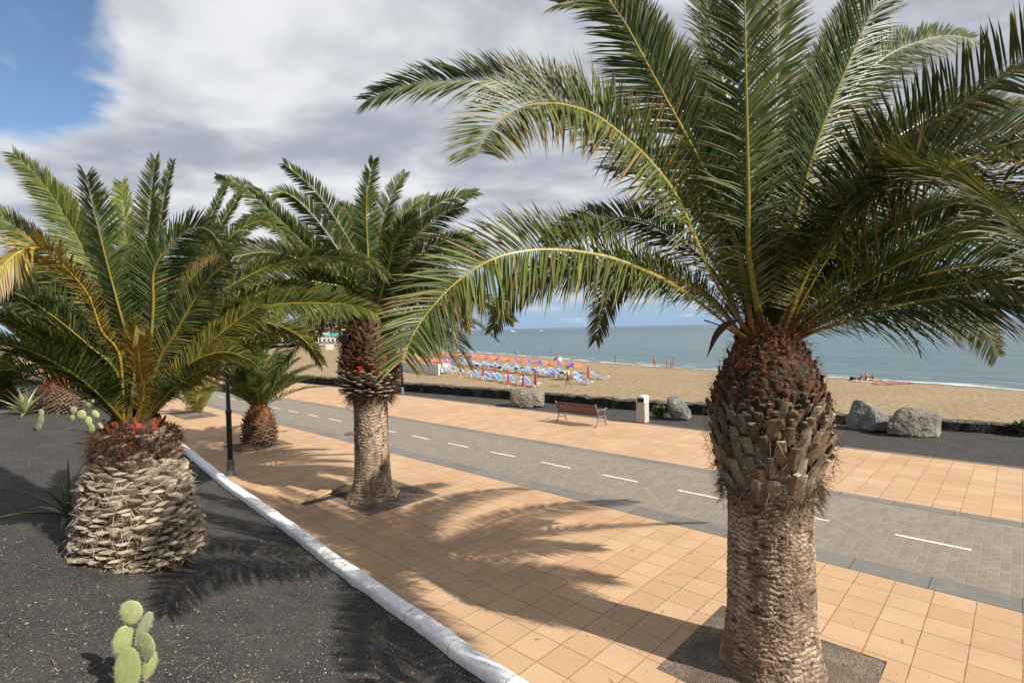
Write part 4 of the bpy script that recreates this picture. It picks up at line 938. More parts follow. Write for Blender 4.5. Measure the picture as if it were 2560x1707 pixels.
# --- smaller palms
def simple_palm(loc, label, nf, L, rtrunk, htrunk, seed, er=(20, 85), droop=(30, 70), Lmax=0.4, spacing=0.05, wl=0.035, colr=(0.16, 0.075, 0.045), topc=(0.40, 0.16, 0.06), bright=1.0, azr=(0, 2*math.pi), yellow=0.05, pw=0.05, name='date_palm', cs=1.0):
    rg = np.random.default_rng(seed); p = palm(name, loc, label)
    if htrunk > 0:
        pf = [(rtrunk*0.8, -0.1), (rtrunk*0.9, 0.1), (rtrunk*0.92, htrunk*0.4), (rtrunk*0.75, htrunk*0.75), (rtrunk*0.35, htrunk)]
        trunk_mesh(p, pf, 64, 60, 0.08, 0.02, colr, tuple(0.4*c for c in colr), seed)
        B = Bits(); N = int(260*cs)
        for i in range(N):
            t = i/N; z = htrunk*1.0*t; a = i*ga; r = float(np.interp(z, [q[1] for q in pf], [q[0] for q in pf]))-0.04
            c = np.array(colr)*(1-t**2)+np.array(topc)*t**2
            stub(B, (r*math.cos(a), r*math.sin(a), z), a, R(5+55*t)+rg.normal(0, 0.15), rtrunk*rg.uniform(0.2, 0.32), rtrunk*0.24/cs**0.5, rtrunk*0.18/cs**0.5, 0.04, c*rg.uniform(0.7, 1.3), c*1.3, rg, 0.2, rg.normal(0, 0.2))
        B.build('leaf_bases', M['stub'], p)
    for i in range(nf):
        az = azr[0]+(azr[1]-azr[0])*((i*0.618034) % 1.0)+rg.normal(0, 0.1); t = i/nf; e0 = R(er[1]-(er[1]-er[0])*t+rg.normal(0, 4))
        b = (loc[0]+0.1*math.cos(az), loc[1]+0.1*math.sin(az), loc[2]+max(htrunk-0.08, 0.0))
        frond(arc_ctrl(b, az, e0, L*rg.uniform(0.85, 1.1), R(rg.uniform(*droop)), rg), p, axis=(loc[0], loc[1], loc[2]+htrunk), pw=pw, rng=rg, Lmax=Lmax, spacing=spacing, wl=wl, bright=bright, yellow=yellow)
    return p
simple_palm((-20.28, 7.68, 0), 'small young date palm with a pineapple shaped reddish trunk behind the lamp post', 46, 2.55, 0.60, 1.38, 101, (36, 86), (25, 62), Lmax=0.40, colr=(0.26, 0.15, 0.10), topc=(0.60, 0.24, 0.08), bright=1.15)
simple_palm((-30.6, 8.6, 0), 'trunkless yellowish palm seedling with upright fronds in the farthest square pit', 15, 2.3, 0.3, 0.0, 102, (50, 84), (5, 20), Lmax=0.34, spacing=0.05, bright=1.7, yellow=0.45, pw=0.04)
fl = hit(152, 1032, lambda x, y: float(grav_z(x, y)))
simple_palm(tuple(fl), 'distant squat palm with a red topped barrel trunk at the far left of the gravel', 60, 4.2, 0.86, 1.55, 103, (54, 88), (12, 55), Lmax=0.5, spacing=0.055, wl=0.045, colr=(0.40, 0.31, 0.23), topc=(0.50, 0.10, 0.05), bright=0.6, cs=2.0)
for q, (px, py, fz, sc, sd, lb) in enumerate([
    (20, 1010, 'g', 0.8, 111, 'dark palm crown behind the far left barrel trunked palm'),
    (300, 985, 'g', 1.0, 112, 'palm standing farther back on the gravel between the two left palms'),
    (400, 938, 'p', 1.15, 113, 'distant palm with a tall trunk beside the far bend of the cycle path'),
    (245, 948, 'g', 1.1, 114, 'small remote palm beyond the white kerb at the far left')]):
    L_ = hit(px, py, lambda x, y: float(grav_z(x, y))) if fz == 'g' else G(px, py, 0.0)
    simple_palm(tuple(L_), lb, 24, 2.9*sc, 0.5*sc, (1.3 if q != 2 else 2.4)*sc, sd, (0, 80), (45, 80), Lmax=0.55, spacing=0.08, wl=0.07, colr=(0.28, 0.19, 0.12), bright=0.85)
# ------------------------------------------------------------------ agaves and prickly pears
def agave(px, py, n, L, seed, label, c=(0.16, 0.22, 0.12), edgec=(0.50, 0.46, 0.18), el=(15, 80), wd=0.075, zf=None, loc=None, azs=None):
    rg = np.random.default_rng(seed); p = tuple(hit(px, py, lambda x, y: float(grav_z(x, y)))) if loc is None else loc
    e = empty('agave', p, label, 'plant', 'agaves on the black gravel')
    for i in range(n):
        a = (2*math.pi*i*0.382 if azs is None else azs[i]); e0 = R(el[1]-(el[1]-el[0])*i/n+rg.normal(0, 5)); LL = L*rg.uniform(0.75, 1.1)
        C = np.array(arc_ctrl((0, 0, 0.02), a, e0, LL, R(rg.uniform(5, 45)), rg, 9)); V = []; Cc = []
        s = np.array([-math.sin(a), math.cos(a), 0]); nn = len(C)
        for k, q in enumerate(C):
            t = k/(nn-1); w_ = wd*(0.75+0.5*math.sin(math.pi*min(t*1.4, 1)))*(1-t**2.2)+0.002
            tg = C[min(k+1, nn-1)]-C[max(k-1, 0)]; u = np.cross(tg, s); u = u/(np.linalg.norm(u)+1e-9)
            if u[2] < 0: u = -u
            for (x, y) in ((-1, 0.45), (-0.75, 0.12), (0, -0.05), (0.75, 0.12), (1, 0.45), (0, -0.32)):
                V.append(q+s*x*w_/2+u*y*w_*0.5); Cc.append(np.array(edgec) if abs(x) == 1 else np.array(c))
        F = []
        for k in range(nn-1):
            for j in range(6): F.append((k*6+j, k*6+(j+1) % 6, (k+1)*6+(j+1) % 6, (k+1)*6+j))
        mk('leaf', V, F, M['succulent'], e, False, np.array(Cc)*rg.uniform(0.8, 1.15))
    return e
agave(172, 1292, 14, 1.05, 1, 'spiky dark agave growing against the left side of the barrel trunked palm', (0.10, 0.14, 0.07), (0.40, 0.38, 0.18), (8, 80), 0.08)
agave(14, 1000, 18, 2.4, 2, 'large blue green agave at the left edge of the gravel', (0.22, 0.30, 0.24), (0.40, 0.42, 0.28), (15, 85), 0.20)
agave(66, 1036, 14, 1.7, 3, 'yellow edged agave in front of the far left barrel palm', (0.20, 0.24, 0.12), (0.62, 0.56, 0.26), (10, 75), 0.15)
agave(92, 1010, 8, 1.2, 5, 'slender agave beside the far left barrel palm trunk', (0.24, 0.30, 0.20), (0.5, 0.5, 0.25), (40, 85), 0.10)
agave(60, 962, 18, 1.8, 6, 'orange tinged aloe clump behind the blue green agave', (0.36, 0.22, 0.10), (0.5, 0.36, 0.14), (20, 80), 0.12)
agave(40, 940, 14, 2.0, 7, 'yellow green agave beyond the aloe clump at the far left', (0.34, 0.36, 0.10), (0.5, 0.5, 0.2), (25, 85), 0.16)
def cactus(base, pads, seed, label, spines=True):
    """pads: (centre x, y offset in m along camera right, height, half width, half height, lean deg, yaw deg, thickness)"""
    rg = np.random.default_rng(seed); e = empty('prickly_pear', base, label, 'cactus', 'prickly pears on the black gravel')
    rx, ry = RT[0], RT[1]; nl = math.hypot(rx, ry); rx /= nl; ry /= nl
    for (ox, od, oz, a, b, lean, yw, th, col) in pads:
        V = []; F = []; nu, nv = 28, 18; Cc = []
        cl, sl_ = math.cos(R(lean)), math.sin(R(lean)); ca, sa = math.cos(R(yw)), math.sin(R(yw))
        def tf(p):
            x, y, z = p; x, z = x*cl+z*sl_, -x*sl_+z*cl; x, y = x*ca-y*sa, x*sa+y*ca
            gx, gy = x+ox, y+od
            return (gx*rx-gy*ry, gx*ry+gy*rx, z+oz)
        for j in range(nv+1):
            v_ = math.pi*j/nv
            for i in range(nu):
                u_ = 2*math.pi*i/nu; zz = -math.cos(v_); rr = math.sin(v_)**0.85*(0.72+0.28*min(1, (zz+1)/0.9))
                p = (a*rr*math.cos(u_), th*rr*math.sin(u_)*(1-0.2*abs(zz)), b*zz)
                V.append(tf(p)); Cc.append(np.array(col)*(0.9+0.2*rg.random()))
        for j in range(nv):
            for i in range(nu): F.append((j*nu+i, j*nu+(i+1) % nu, (j+1)*nu+(i+1) % nu, (j+1)*nu+i))
        pd = mk('pad', V, F, M['succulent'], e, True, np.array(Cc))
        if spines:
            SV = []; SF = []; SC = []
            for k in range(620):
                v_ = math.acos(rg.uniform(-0.98, 1)); u_ = rg.uniform(0, 2*math.pi); zz = -math.cos(v_); rr = math.sin(v_)**0.85*(0.72+0.28*min(1, (zz+1)/0.9))
                nrmv = np.array([math.cos(u_)*rr/a*0.6, math.sin(u_)*rr/th*0.35, zz/b*0.6]); nrmv = nrmv/np.linalg.norm(nrmv)+rg.normal(0, 0.45, 3)
                p0 = np.array([a*rr*math.cos(u_), th*rr*math.sin(u_)*(1-0.2*abs(zz)), b*zz]); p1 = p0+nrmv*rg.uniform(0.006, 0.018)
                sd = nrm(np.cross(nrmv, rg.normal(0, 1, 3)))*0.0009
                n0 = len(SV); SV += [tf(p0-sd), tf(p0+sd), tf(p1)]; SF.append((n0, n0+1, n0+2)); SC += [(0.66, 0.60, 0.44)]*3
            mk('spines', SV, SF, M['succulent'], pd, False, np.array(SC))
    return e
cg = (0.40, 0.45, 0.18); cy = (0.56, 0.60, 0.27); cd = (0.32, 0.35, 0.20)
cbase = hit(332, 1745, lambda x, y: float(grav_z(x, y)))
kc = float((cbase-CAMP)@FW); pm = kc/F_PX          # metres per photo pixel at the cactus
def cp(x, y, a, b, lean, yw, th, col, od=0.0):       # photo px -> pad in the cactus's own frame
    return ((x-332)*pm, od, (1745-y)*pm*1.0, a*pm, b*pm, lean, yw, th, col)
cactus(tuple(cbase), [cp(328, 1672, 30, 62, 4, 12, 0.016, cg, -0.03), cp(369, 1615, 33, 36, 18, -20, 0.014, cy), cp(308, 1606, 23, 40, 6, 40, 0.02, cg, 0.03),
        cp(354, 1577, 14, 40, 22, 35, 0.016, cd, 0.06), cp(330, 1532, 28, 30, 4, 5, 0.014, cy, 0.03), cp(368, 1670, 16, 34, 14, 30, 0.02, cg, 0.04)], 5, 'spiny prickly pear of six pale green pads at the bottom edge of the gravel')
def smallcactus(px, py, pads, label, seed):
    b = hit(px, py, lambda x, y: float(grav_z(x, y))); k = float((b-CAMP)@FW)/F_PX
    cactus(tuple(b), [((x-px)*k, 0.02*i, (py-y)*k, a*k, h*k, ln, yw, a*k*0.28, c) for i, (x, y, a, h, ln, yw, c) in enumerate(pads)], seed, label, False)
smallcactus(97, 1078, [(96, 1068, 8, 10, 0, 0, (0.26, 0.25, 0.15)), (102, 1052, 7, 14, 4, 20, (0.24, 0.27, 0.14)), (103, 1034, 7, 11, 0, 0, cg)], 'small upright three pad prickly pear in front of the far left barrel palm', 6)
smallcactus(228, 1085, [(230, 1072, 8, 14, -8, 0, cg), (222, 1052, 8, 12, -8, 10, cy), (204, 1036, 12, 12, -50, 0, cy), (237, 1036, 12, 9, 50, 0, cy), (248, 1068, 12, 6, 60, 0, cg)], 'prickly pear with two spreading round pads left of the barrel trunked palm', 7)
smallcactus(181, 1052, [(181, 1044, 6, 8, 0, 0, cg), (184, 1026, 9, 10, 0, 0, cg)], 'tiny prickly pear at the foot of the far left barrel palm', 8)
smallcactus(222, 1020, [(222, 1012, 7, 7, 0, 0, cg), (226, 1003, 9, 6, 20, 0, cy)], 'low prickly pear right of the far left barrel palm', 9)
smallcactus(116, 955, [(116, 948, 8, 10, 0, 0, cy), (116, 930, 9, 12, 0, 0, (0.5, 0.46, 0.08))], 'yellow prickly pear behind the far left barrel palm', 10)
# ------------------------------------------------------------------ loose bits on the ground
def scatter(name, n, xf, s0, s1, cols, seed, label, cat='debris', flat=0.6):
    rg = np.random.default_rng(seed); B = Bits()
    for i in range(n):
        x, y, z = xf(rg); s_ = rg.uniform(s0, s1)
        v = [(x+s_*math.cos(a)*rg.uniform(0.6, 1.2), y+s_*math.sin(a)*rg.uniform(0.6, 1.2), z) for a in (0, 1.57, 3.14, 4.71)]+[(x, y, z+s_*flat*rg.uniform(0.6, 1.3))]
        B.add(v, [(0, 1, 4), (1, 2, 4), (2, 3, 4), (3, 0, 4)], np.array(cols[int(rg.integers(len(cols)))])*rg.uniform(0.7, 1.2))
    o = B.build(name, M['stub'], None); tag(o, label, cat, kind='stuff'); return o
def gxy(rg):
    while True:
        px = rg.uniform(-50, 1300); py = rg.uniform(1050, 1750)
        p = hit(px, py, lambda x, y: float(grav_z(x, y)))
        if p[1] < wall_y(p[0])-0.2: return p[0], p[1], p[2]
scatter('pebbles', 2600, gxy, 0.004, 0.017, [(0.55, 0.48, 0.38), (0.30, 0.24, 0.18), (0.10, 0.09, 0.08), (0.12, 0.11, 0.10)], 3, 'pale chips and pebbles strewn over the black gravel', 'pebbles')
def pitxy(rg):
    p = PITS[0]; return rg.uniform(p[0], p[1]), rg.uniform(p[2], p[3]), -0.012
scatter('fallen_dates', 900, pitxy, 0.007, 0.016, [(0.30, 0.07, 0.035), (0.20, 0.06, 0.035), (0.16, 0.13, 0.10), (0.10, 0.085, 0.07)], 4, 'fallen dates and chips in the gravel around the big palm', 'debris')
def tilexy(rg):
    a = rg.uniform(0, 6.28); r = abs(rg.normal(0, 0.55))+0.9; x = BX-0.6+r*math.cos(a)*1.2; y = BY+r*math.sin(a)*0.9
    return x, min(max(y, 4.3), 9.5), 0.001
scatter('fallen_dates', 80, tilexy, 0.006, 0.014, [(0.22, 0.09, 0.05), (0.12, 0.07, 0.05)], 5, 'dark fallen dates scattered on the orange tiles beside the big palm', 'debris')

rgl = np.random.default_rng(77); BL = Bits()
for i in range(190):
    if i < 140: x, y, z = gxy(rgl); z += 0.012
    else:
        x = rgl.uniform(-13, -1); y = rgl.uniform(4.4, 9.6); z = 0.004
    a = rgl.uniform(0, 6.28); L_ = rgl.uniform(0.04, 0.20); w_ = 0.004
    d = np.array([math.cos(a), math.sin(a), 0]); n_ = np.array([-d[1], d[0], 0])*w_; p0 = np.array([x, y, z])
    BL.add([p0-n_, p0+n_, p0+d*L_*0.5+n_*1.4+np.array([0, 0, 0.01]), p0+d*L_*0.5-n_*1.4+np.array([0, 0, 0.01]), p0+d*L_], [(0, 1, 2, 3), (3, 2, 4)], np.array([0.50, 0.38, 0.24] if rgl.random() < 0.7 else [0.34, 0.14, 0.07])*rgl.uniform(0.6, 1.2))
o = BL.build('dead_leaflets', M['stub'], None); tag(o, 'dry palm leaflets lying scattered on the gravel and the tiles', 'debris', kind='stuff')
# lifted slabs by the middle palm
def slab(pts, z_, th, label):
    v = [(x, y, z) for (x, y), z in zip(pts, z_)]+[(x, y, z-th) for (x, y), z in zip(pts, z_)]
    o = mk('paving_slab', v, [(0, 1, 2, 3), (7, 6, 5, 4), (0, 4, 5, 1), (1, 5, 6, 2), (2, 6, 7, 3), (3, 7, 4, 0)], M['tiles'])
    tag(o, label, 'paving slab', 'slabs lifted by the roots')
slab([(-13.45, 5.45), (-12.32, 5.38), (-12.30, 5.66), (-12.72, 5.95)], [0.012, 0.055, 0.07, 0.03], 0.05, 'cracked orange slab with a raised corner left of the middle palm')
slab([(-12.75, 5.92), (-12.34, 5.70), (-12.36, 6.75), (-12.80, 6.75)], [0.03, 0.03, 0.19, 0.15], 0.06, 'orange slab tilted up by roots against the foot of the middle palm')
rect('gap_shade', -12.34, -12.08, 5.55, 6.7, 0.0045, M['blackcloth'])  # flat black sheet, painted shade for the gap by the lifted slabs
e = empty('drain_cover', (-19.1, 10.9, 0.0), 'rusty oval drain cover on the cycle path behind the middle palm', 'drain cover')
mb_ = MB(); mb_.lathe([(0.38, 0.004), (0.38, 0.012), (0.0005, 0.012)], 28); mb_.build('plate', M['rust'], e)
mb_ = MB(); mb_.lathe([(0.43, 0.003), (0.43, 0.016), (0.39, 0.016), (0.39, 0.004)], 28); mb_.build('frame', M['grey'], e)

# ------------------------------------------------------------------ street furniture
def lamp(loc, label, H):
    e = empty('street_lamp', loc, label, 'street lamp', 'black street lamps')
    mb_ = MB(); mb_.lathe([(0.13, 0.0), (0.13, 0.03), (0.105, 0.05), (0.10, 0.42), (0.075, 0.46)], 20); mb_.build('base', M['grey'], e, True)
    mb_ = MB(); mb_.lathe([(0.072, 0.45), (0.072, 1.75), (0.085, 1.77), (0.085, 1.86), (0.058, 1.90), (0.050, 3.0), (0.045, H-0.5), (0.06, H-0.48), (0.06, H-0.42)], 18); mb_.build('pole', M['black'], e, True)
    mb_ = MB(); mb_.lathe([(0.07, H-0.42), (0.14, H-0.38), (0.10, H-0.34)], 18); mb_.build('collar', M['black'], e, True)
    mb_ = MB(); mb_.lathe([(0.09, H-0.34), (0.19, H-0.24), (0.23, H-0.08), (0.20, H+0.08), (0.12, H+0.14)], 22); mb_.build('lamp_globe', M['lampglass'], e, True)
    mb_ = MB(); mb_.lathe([(0.25, H+0.10), (0.22, H+0.15), (0.08, H+0.24), (0.02, H+0.27), (0.012, H+0.36)], 22); mb_.build('cap', M['black'], e, True)
lamp(tuple(G(577, 1187, 0)), 'tall black street lamp with a grey foot between the left and middle palms', 4.6)
lamp(tuple(G(1006, 985, 0)), 'black street lamp on the seaward edge of the promenade right of the middle palm', 4.3)
def bench(loc, rz):
    e = empty('bench', loc, 'wooden slatted bench with cast iron ends facing the sea, empty', 'bench', rz=rz)
    W_ = 2.06
    def slat(name, y, z, h, t, tilt):
        mb_ = MB(); mb_.box((0, 0, 0), (W_, t, h)); o = mb_.build(name, M['wood'], e, loc=(0, y, z)); o.rotation_euler[0] = tilt; return o
    for k in range(5):
        slat('back_slat', -0.27-0.035*k*0.9+0.0, 0.50+0.088*k, 0.066, 0.028, R(-0.0)+R(18))
    for k in range(4): slat('seat_slat', -0.19+0.115*k, 0.435+0.012*abs(k-1.5), 0.03, 0.085, R(-3))
    for sx in (-1, 1):
        mb_ = MB(); x = sx*(W_/2-0.02)
        def bar(pts, r): mb_.tube([(x, y, z) for y, z in pts], r, 8)
        bar([(-0.45, 0.93), (-0.40, 0.78), (-0.31, 0.56), (-0.25, 0.42), (-0.28, 0.25), (-0.36, 0.10), (-0.46, 0.03)], 0.026)
        bar([(-0.27, 0.40), (0.0, 0.41), (0.26, 0.42)], 0.024)
        bar([(0.20, 0.41), (0.24, 0.25), (0.20, 0.14), (0.30, 0.03)], 0.026)
        bar([(-0.28, 0.25), (0.0, 0.21), (0.22, 0.24)], 0.02)
        bar([(-0.35, 0.66), (-0.10, 0.66), (0.22, 0.67), (0.34, 0.71)], 0.024); bar([(0.22, 0.66), (0.16, 0.55), (0.22, 0.42)], 0.02)
        mb_.build('end_frame', M['iron'], e, True)
bench((-13.25, 17.95, 0), 0.0)
def litter_bin(loc):
    e = empty('litter_bin', loc, 'tall white perforated litter bin with a dark opening, right of the bench', 'litter bin')
    w_, d_, H = 0.37, 0.34, 1.12
    mb_ = MB(); mb_.box((0, 0, 0.42), (w_-0.03, d_-0.03, 0.78)); mb_.build('inner_liner', M['grey'], e)
    mb_ = MB()
    for k in range(8):
        x = -w_/2+0.03+(w_-0.06)*k/7
        for sy in (-1, 1): mb_.box((x, sy*d_/2, 0.44), (0.032, 0.010, 0.80))
    for k in range(7):
        y = -d_/2+0.03+(d_-0.06)*k/6
        for sx in (-1, 1): mb_.box((sx*w_/2, y, 0.44), (0.010, 0.032, 0.80))
    for k in range(14):
        z = 0.06+0.78*k/13
        for sy in (-1, 1): mb_.box((0, sy*(d_/2+0.004), z), (w_+0.02, 0.006, 0.034))
        for sx in (-1, 1): mb_.box((sx*(w_/2+0.004), 0, z), (0.006, d_+0.02, 0.034))
    mb_.build('perforated_panel', M['binpanel'], e)
    mb_ = MB(); mb_.box((0.0, 0, 0.93), (w_-0.06, d_-0.02, 0.20)); mb_.build('opening', M['blackcloth'], e)  # solid black block, its colour stands for the shade inside the bin mouth
    mb_ = MB()
    for sx in (-1, 1): mb_.box((sx*(w_/2-0.012), 0, 0.95), (0.03, d_+0.012, 0.26))
    mb_.build('side_plate', M['plwhite'], e)
    mb_ = MB(); n = 9; vv = []
    for i in range(n+1):
        a = math.pi*i/n; vv += [(-(w_/2+0.02)*math.cos(a), -d_/2-0.03, 1.04+0.10*math.sin(a)), (-(w_/2+0.02)*math.cos(a), d_/2+0.03, 1.04+0.10*math.sin(a))]
    mb_.add(vv, [(2*i, 2*i+2, 2*i+3, 2*i+1) for i in range(n)]+[tuple(range(0, 2*n+2, 2))[::-1], tuple(range(1, 2*n+2, 2)), (0, 1, 2*n+1, 2*n)]); mb_.build('lid', M['plwhite'], e)
    mb_ = MB(); mb_.box((0, 0, 0.02), (w_+0.06, d_+0.06, 0.04)); mb_.build('base', M['grey'], e)
litter_bin(tuple(G(1604, 1057, 0)+np.array([0, 0.1, 0])))
# boulders
def boulder(loc, pts, label, mtl, seed, sub=6, amp=0.075):
    import bmesh
    bm = bmesh.new()
    for p in pts: bm.verts.new(p)
    r = bmesh.ops.convex_hull(bm, input=bm.verts)
    dead = [g for g in r['geom_interior'] if isinstance(g, bmesh.types.BMVert)]+[g for g in r['geom_unused'] if isinstance(g, bmesh.types.BMVert)]
    if dead: bmesh.ops.delete(bm, geom=dead, context='VERTS')
    bmesh.ops.bevel(bm, geom=list(bm.edges), offset=0.035, segments=2, affect='EDGES')
    bmesh.ops.triangulate(bm, faces=bm.faces)
    bmesh.ops.subdivide_edges(bm, edges=list(bm.edges), cuts=sub, use_grid_fill=True)
    bmesh.ops.triangulate(bm, faces=bm.faces)
    co = np.array([v.co[:] for v in bm.verts]); bm.normal_update(); nn = np.array([v.normal[:] for v in bm.verts])
    d = amp*(np.floor(fbm(co[:, 0]*3.0+seed, co[:, 1]*3.0, co[:, 2]*3.0, 3, seed)*7)/7-0.5)*1.6+amp*0.8*(fbm(co[:, 0]*6+seed, co[:, 1]*6, co[:, 2]*6, 4, seed)-0.5)+amp*0.9*(np.abs(fbm(co[:, 0]*7, co[:, 1]*7, co[:, 2]*7, 3, seed+4)-0.5))
    for v, dd, n_ in zip(bm.verts, d, nn): v.co += Vector(n_)*float(dd)
    me = bpy.data.meshes.new('boulder'); bm.to_mesh(me); bm.free(); me.materials.append(mtl)
    o = bpy.data.objects.new('boulder', me); COL.objects.link(o); o.location = loc
    o.rotation_euler[2] = math.atan2(RT[1], RT[0]); tag(o, label, 'boulder', 'boulders along the beach wall'); return o
boulder(G(1319, 1016, 0), [(-.86, -.1, .02), (-.92, .1, .80), (-.80, -.45, .70), (-.60, -.35, .0), (-.15, -.5, .02), (.30, -.5, .02), (.80, -.3, .02), (.86, .1, .05), (.90, -.2, .68), (.82, .3, .80), (.35, -.45, .82), (-.45, -.45, .92), (.3, .4, .93), (-.6, .4, .9), (.0, .6, .0), (-.3, -.55, .5), (.5, -.6, .5)], 'broad brown flat topped boulder on the gravel left of the bench', M['rock1'], 1)
boulder(G(1700, 1048, 0), [(-.5, .0, .98), (-.56, -.1, .85), (-.1, -.1, 1.0), (.1, .2, .95), (.48, -.1, .25), (.45, .1, .05), (.25, -.35, .0), (-.35, -.2, .02), (-.45, -.3, .5), (-.1, -.45, .45), (.2, -.4, .55), (.5, .2, .3), (.0, .4, .1), (-.4, .3, .2), (.3, .3, .75)], 'tall grey green boulder leaning right of the litter bin', M['rock2'], 2)
boulder(G(2176, 1074, 0), [(-.78, 0, .02), (-.74, -.1, .45), (-.50, .1, 1.13), (-.38, -.1, 1.08), (-.72, .4, .3), (-.2, -.55, .05), (-.18, -.45, .85), (.35, .0, .72), (.70, .1, .50), (.78, .2, .1), (.35, -.45, .02), (.45, -.35, .4), (.1, .5, .6), (.0, .5, .0)], 'pointed pale grey boulder, left one of the pair behind the big palm', M['rock2'], 3)
boulder(G(2288, 1086, 0), [(-1.08, -.1, .05), (-1.05, -.2, .33), (-.95, 0, .5), (-.62, .1, .78), (-.50, -.1, 1.0), (-.2, .1, .98), (.45, -.15, .82), (1.0, .2, .72), (.95, .0, .62), (.75, -.2, .02), (.30, -.55, -.02), (.35, -.5, .75), (-.45, -.5, .02), (-.4, -.45, .75), (.8, .5, .1), (-.4, .6, .2), (.9, .4, .6)], 'long brown boulder with a pale right face, behind and right of the big palm', M['rock1'], 4)
def bush(loc, n, L, seed, label, cols, up=(15, 85), wd=0.045, name='shrub'):
    rg = np.random.default_rng(seed); e = empty(name, loc, label, 'plant'); B = Bits()
    for i in range(n):
        a = rg.uniform(0, 6.283); e0 = R(rg.uniform(*up)); st = np.array([rg.normal(0, L*0.22), rg.normal(0, L*0.22), rg.uniform(0, L*0.75)])
        LL = L*rg.uniform(0.3, 0.6); d = np.array([math.cos(e0)*math.cos(a), math.cos(e0)*math.sin(a), math.sin(e0)]); s = np.array([-math.sin(a), math.cos(a), 0])*wd
        B.add([st, st+d*LL*0.5-s, st+d*LL*0.5+s, st+d*LL+np.array([0, 0, -0.15*LL])], [(0, 1, 3), (0, 3, 2)], np.array(cols[int(rg.integers(len(cols)))])*rg.uniform(0.7, 1.2))
    o = B.build('foliage', M['leaf'], e)
    mb_ = MB(); mb_.tube([(0, 0, -0.02), (0.01, 0, L*0.3), (0, 0.01, L*0.7)], [0.03, 0.02, 0.01], 6); mb_.build('stem', M['rust'], e)
bush(G(1649, 1043, 0), 260, 0.5, 1, 'small leafy green bush between the litter bin and the leaning boulder', [(0.05, 0.09, 0.02), (0.20, 0.27, 0.07), (0.10, 0.16, 0.04)])
bush(G(2556, 1090, 0), 200, 0.5, 2, 'low green bush at the right edge in front of the lava wall', [(0.05, 0.09, 0.02), (0.12, 0.18, 0.05)])

# ------------------------------------------------------------------ beach furniture
ORD = ['first', 'second', 'third', 'fourth', 'fifth', 'sixth', 'seventh', 'eighth', 'ninth', 'tenth', 'eleventh', 'twelfth', 'thirteenth', 'fourteenth', 'fifteenth']
def sand_hit(px, py): return hit(px, py, lambda x, y: float(sand_z(x, y)))
def make_parasol():
    e = empty('beach_parasol', (0, 0, 0), 'x', 'parasol')
    n = 8; v = [(0, 0, 1.92)]; f = []; mi = []
    rr = [0.45, 0.95, 1.0]; zz = [1.78, 1.55, 1.44]
    for r_, z_ in zip(rr, zz):
        for k in range(n*2):
            a = 2*math.pi*k/(n*2); q = r_*(1 if k % 2 == 0 else 0.955); v.append((q*math.cos(a), q*math.sin(a), z_-(0.0 if k % 2 == 0 else -0.02)))
    m2 = n*2
    PB = (1, 5)
    for k in range(m2): f.append((0, 1+k, 1+(k+1) % m2)); mi.append(int(k//2 in PB))
    for j in range(2):
        for k in range(m2): f.append((1+j*m2+k, 1+(j+1)*m2+k, 1+(j+1)*m2+(k+1) % m2, 1+j*m2+(k+1) % m2)); mi.append(int(k//2 in PB))
    mk('canopy', v, f, [M['orange'], M['ublue']], e, False, None, mi)
    mb_ = MB(); mb_.tube([(0, 0, -0.2), (0, 0, 2.0)], 0.022, 8); mb_.build('pole', M['plwhite'], e)
    return e
def make_closed():
    e = empty('closed_parasol', (0, 0, 0), 'x', 'parasol'); n = 8; v = []; f = []; mi = []
    lv = [(0.03, 1.90), (0.06, 1.6), (0.09, 1.15), (0.12, 0.75), (0.14, 0.55)]
    for r_, z_ in lv:
        for k in range(2*n):
            a = 2*math.pi*k/(2*n)+z_*0.25; q = r_*(1.15 if k % 2 == 0 else 0.6); v.append((q*math.cos(a), q*math.sin(a), z_))
    for j in range(len(lv)-1):
        for k in range(2*n): f.append((j*2*n+k, (j+1)*2*n+k, (j+1)*2*n+(k+1) % (2*n), j*2*n+(k+1) % (2*n))); mi.append(1 if k in (4, 5, 12) else 0)
    f.append(tuple(range(2*n))); mi.append(0)
    mk('folded_canopy', v, f, [M['red'], M['maroon']], e, False, None, mi)
    mb_ = MB(); mb_.tube([(0, 0, -0.2), (0, 0, 2.05)], 0.022, 8); mb_.build('pole', M['plwhite'], e)
    return e
proto_p = make_parasol(); proto_c = make_closed(); first = {'p': True, 'c': True, 'l': True, 'm': True}
def put(kind, proto, loc, rz, label, group, scale=1.0):
    o = proto if first[kind] else copy_tree(proto); first[kind] = False
    o.location = tuple(map(float, loc)); o.rotation_euler[2] = rz; o.scale = (scale,)*3; o['label'] = label; o['group'] = group; return o
tilt_r = random.Random(3)
def row(a, b, n, ht):
    """n things in a straight row on the sand, the tops of the end ones at the given photo points"""
    def foot(px, py):
        z = -1.6
        for _ in range(30):
            p = G(px, py, z+ht); z = 0.5*z+0.5*float(sand_z(p[0], p[1]))
        p = G(px, py, z+ht); p[2] = z; return p
    A, B_ = foot(*a), foot(*b)
    for i in range(n):
        p = A+(B_-A)*i/max(1, n-1); p[2] = float(sand_z(p[0], p[1])); yield i, p
for i, p in row((1434, 906), (1107, 880), 13, 1.92):
    put('p', proto_p, p, tilt_r.uniform(0, 3), 'open orange and blue parasol, %s from the right in the long seaward row' % ORD[i], 'open parasols in the long seaward row', 1.03)
for i, p in row((1129, 898), (1013, 889), 7, 1.92):
    put('p', proto_p, p, tilt_r.uniform(0, 3), 'open orange and blue parasol, %s from right in the short row behind the screen' % ORD[i], 'open parasols behind the canvas screen', 1.0)
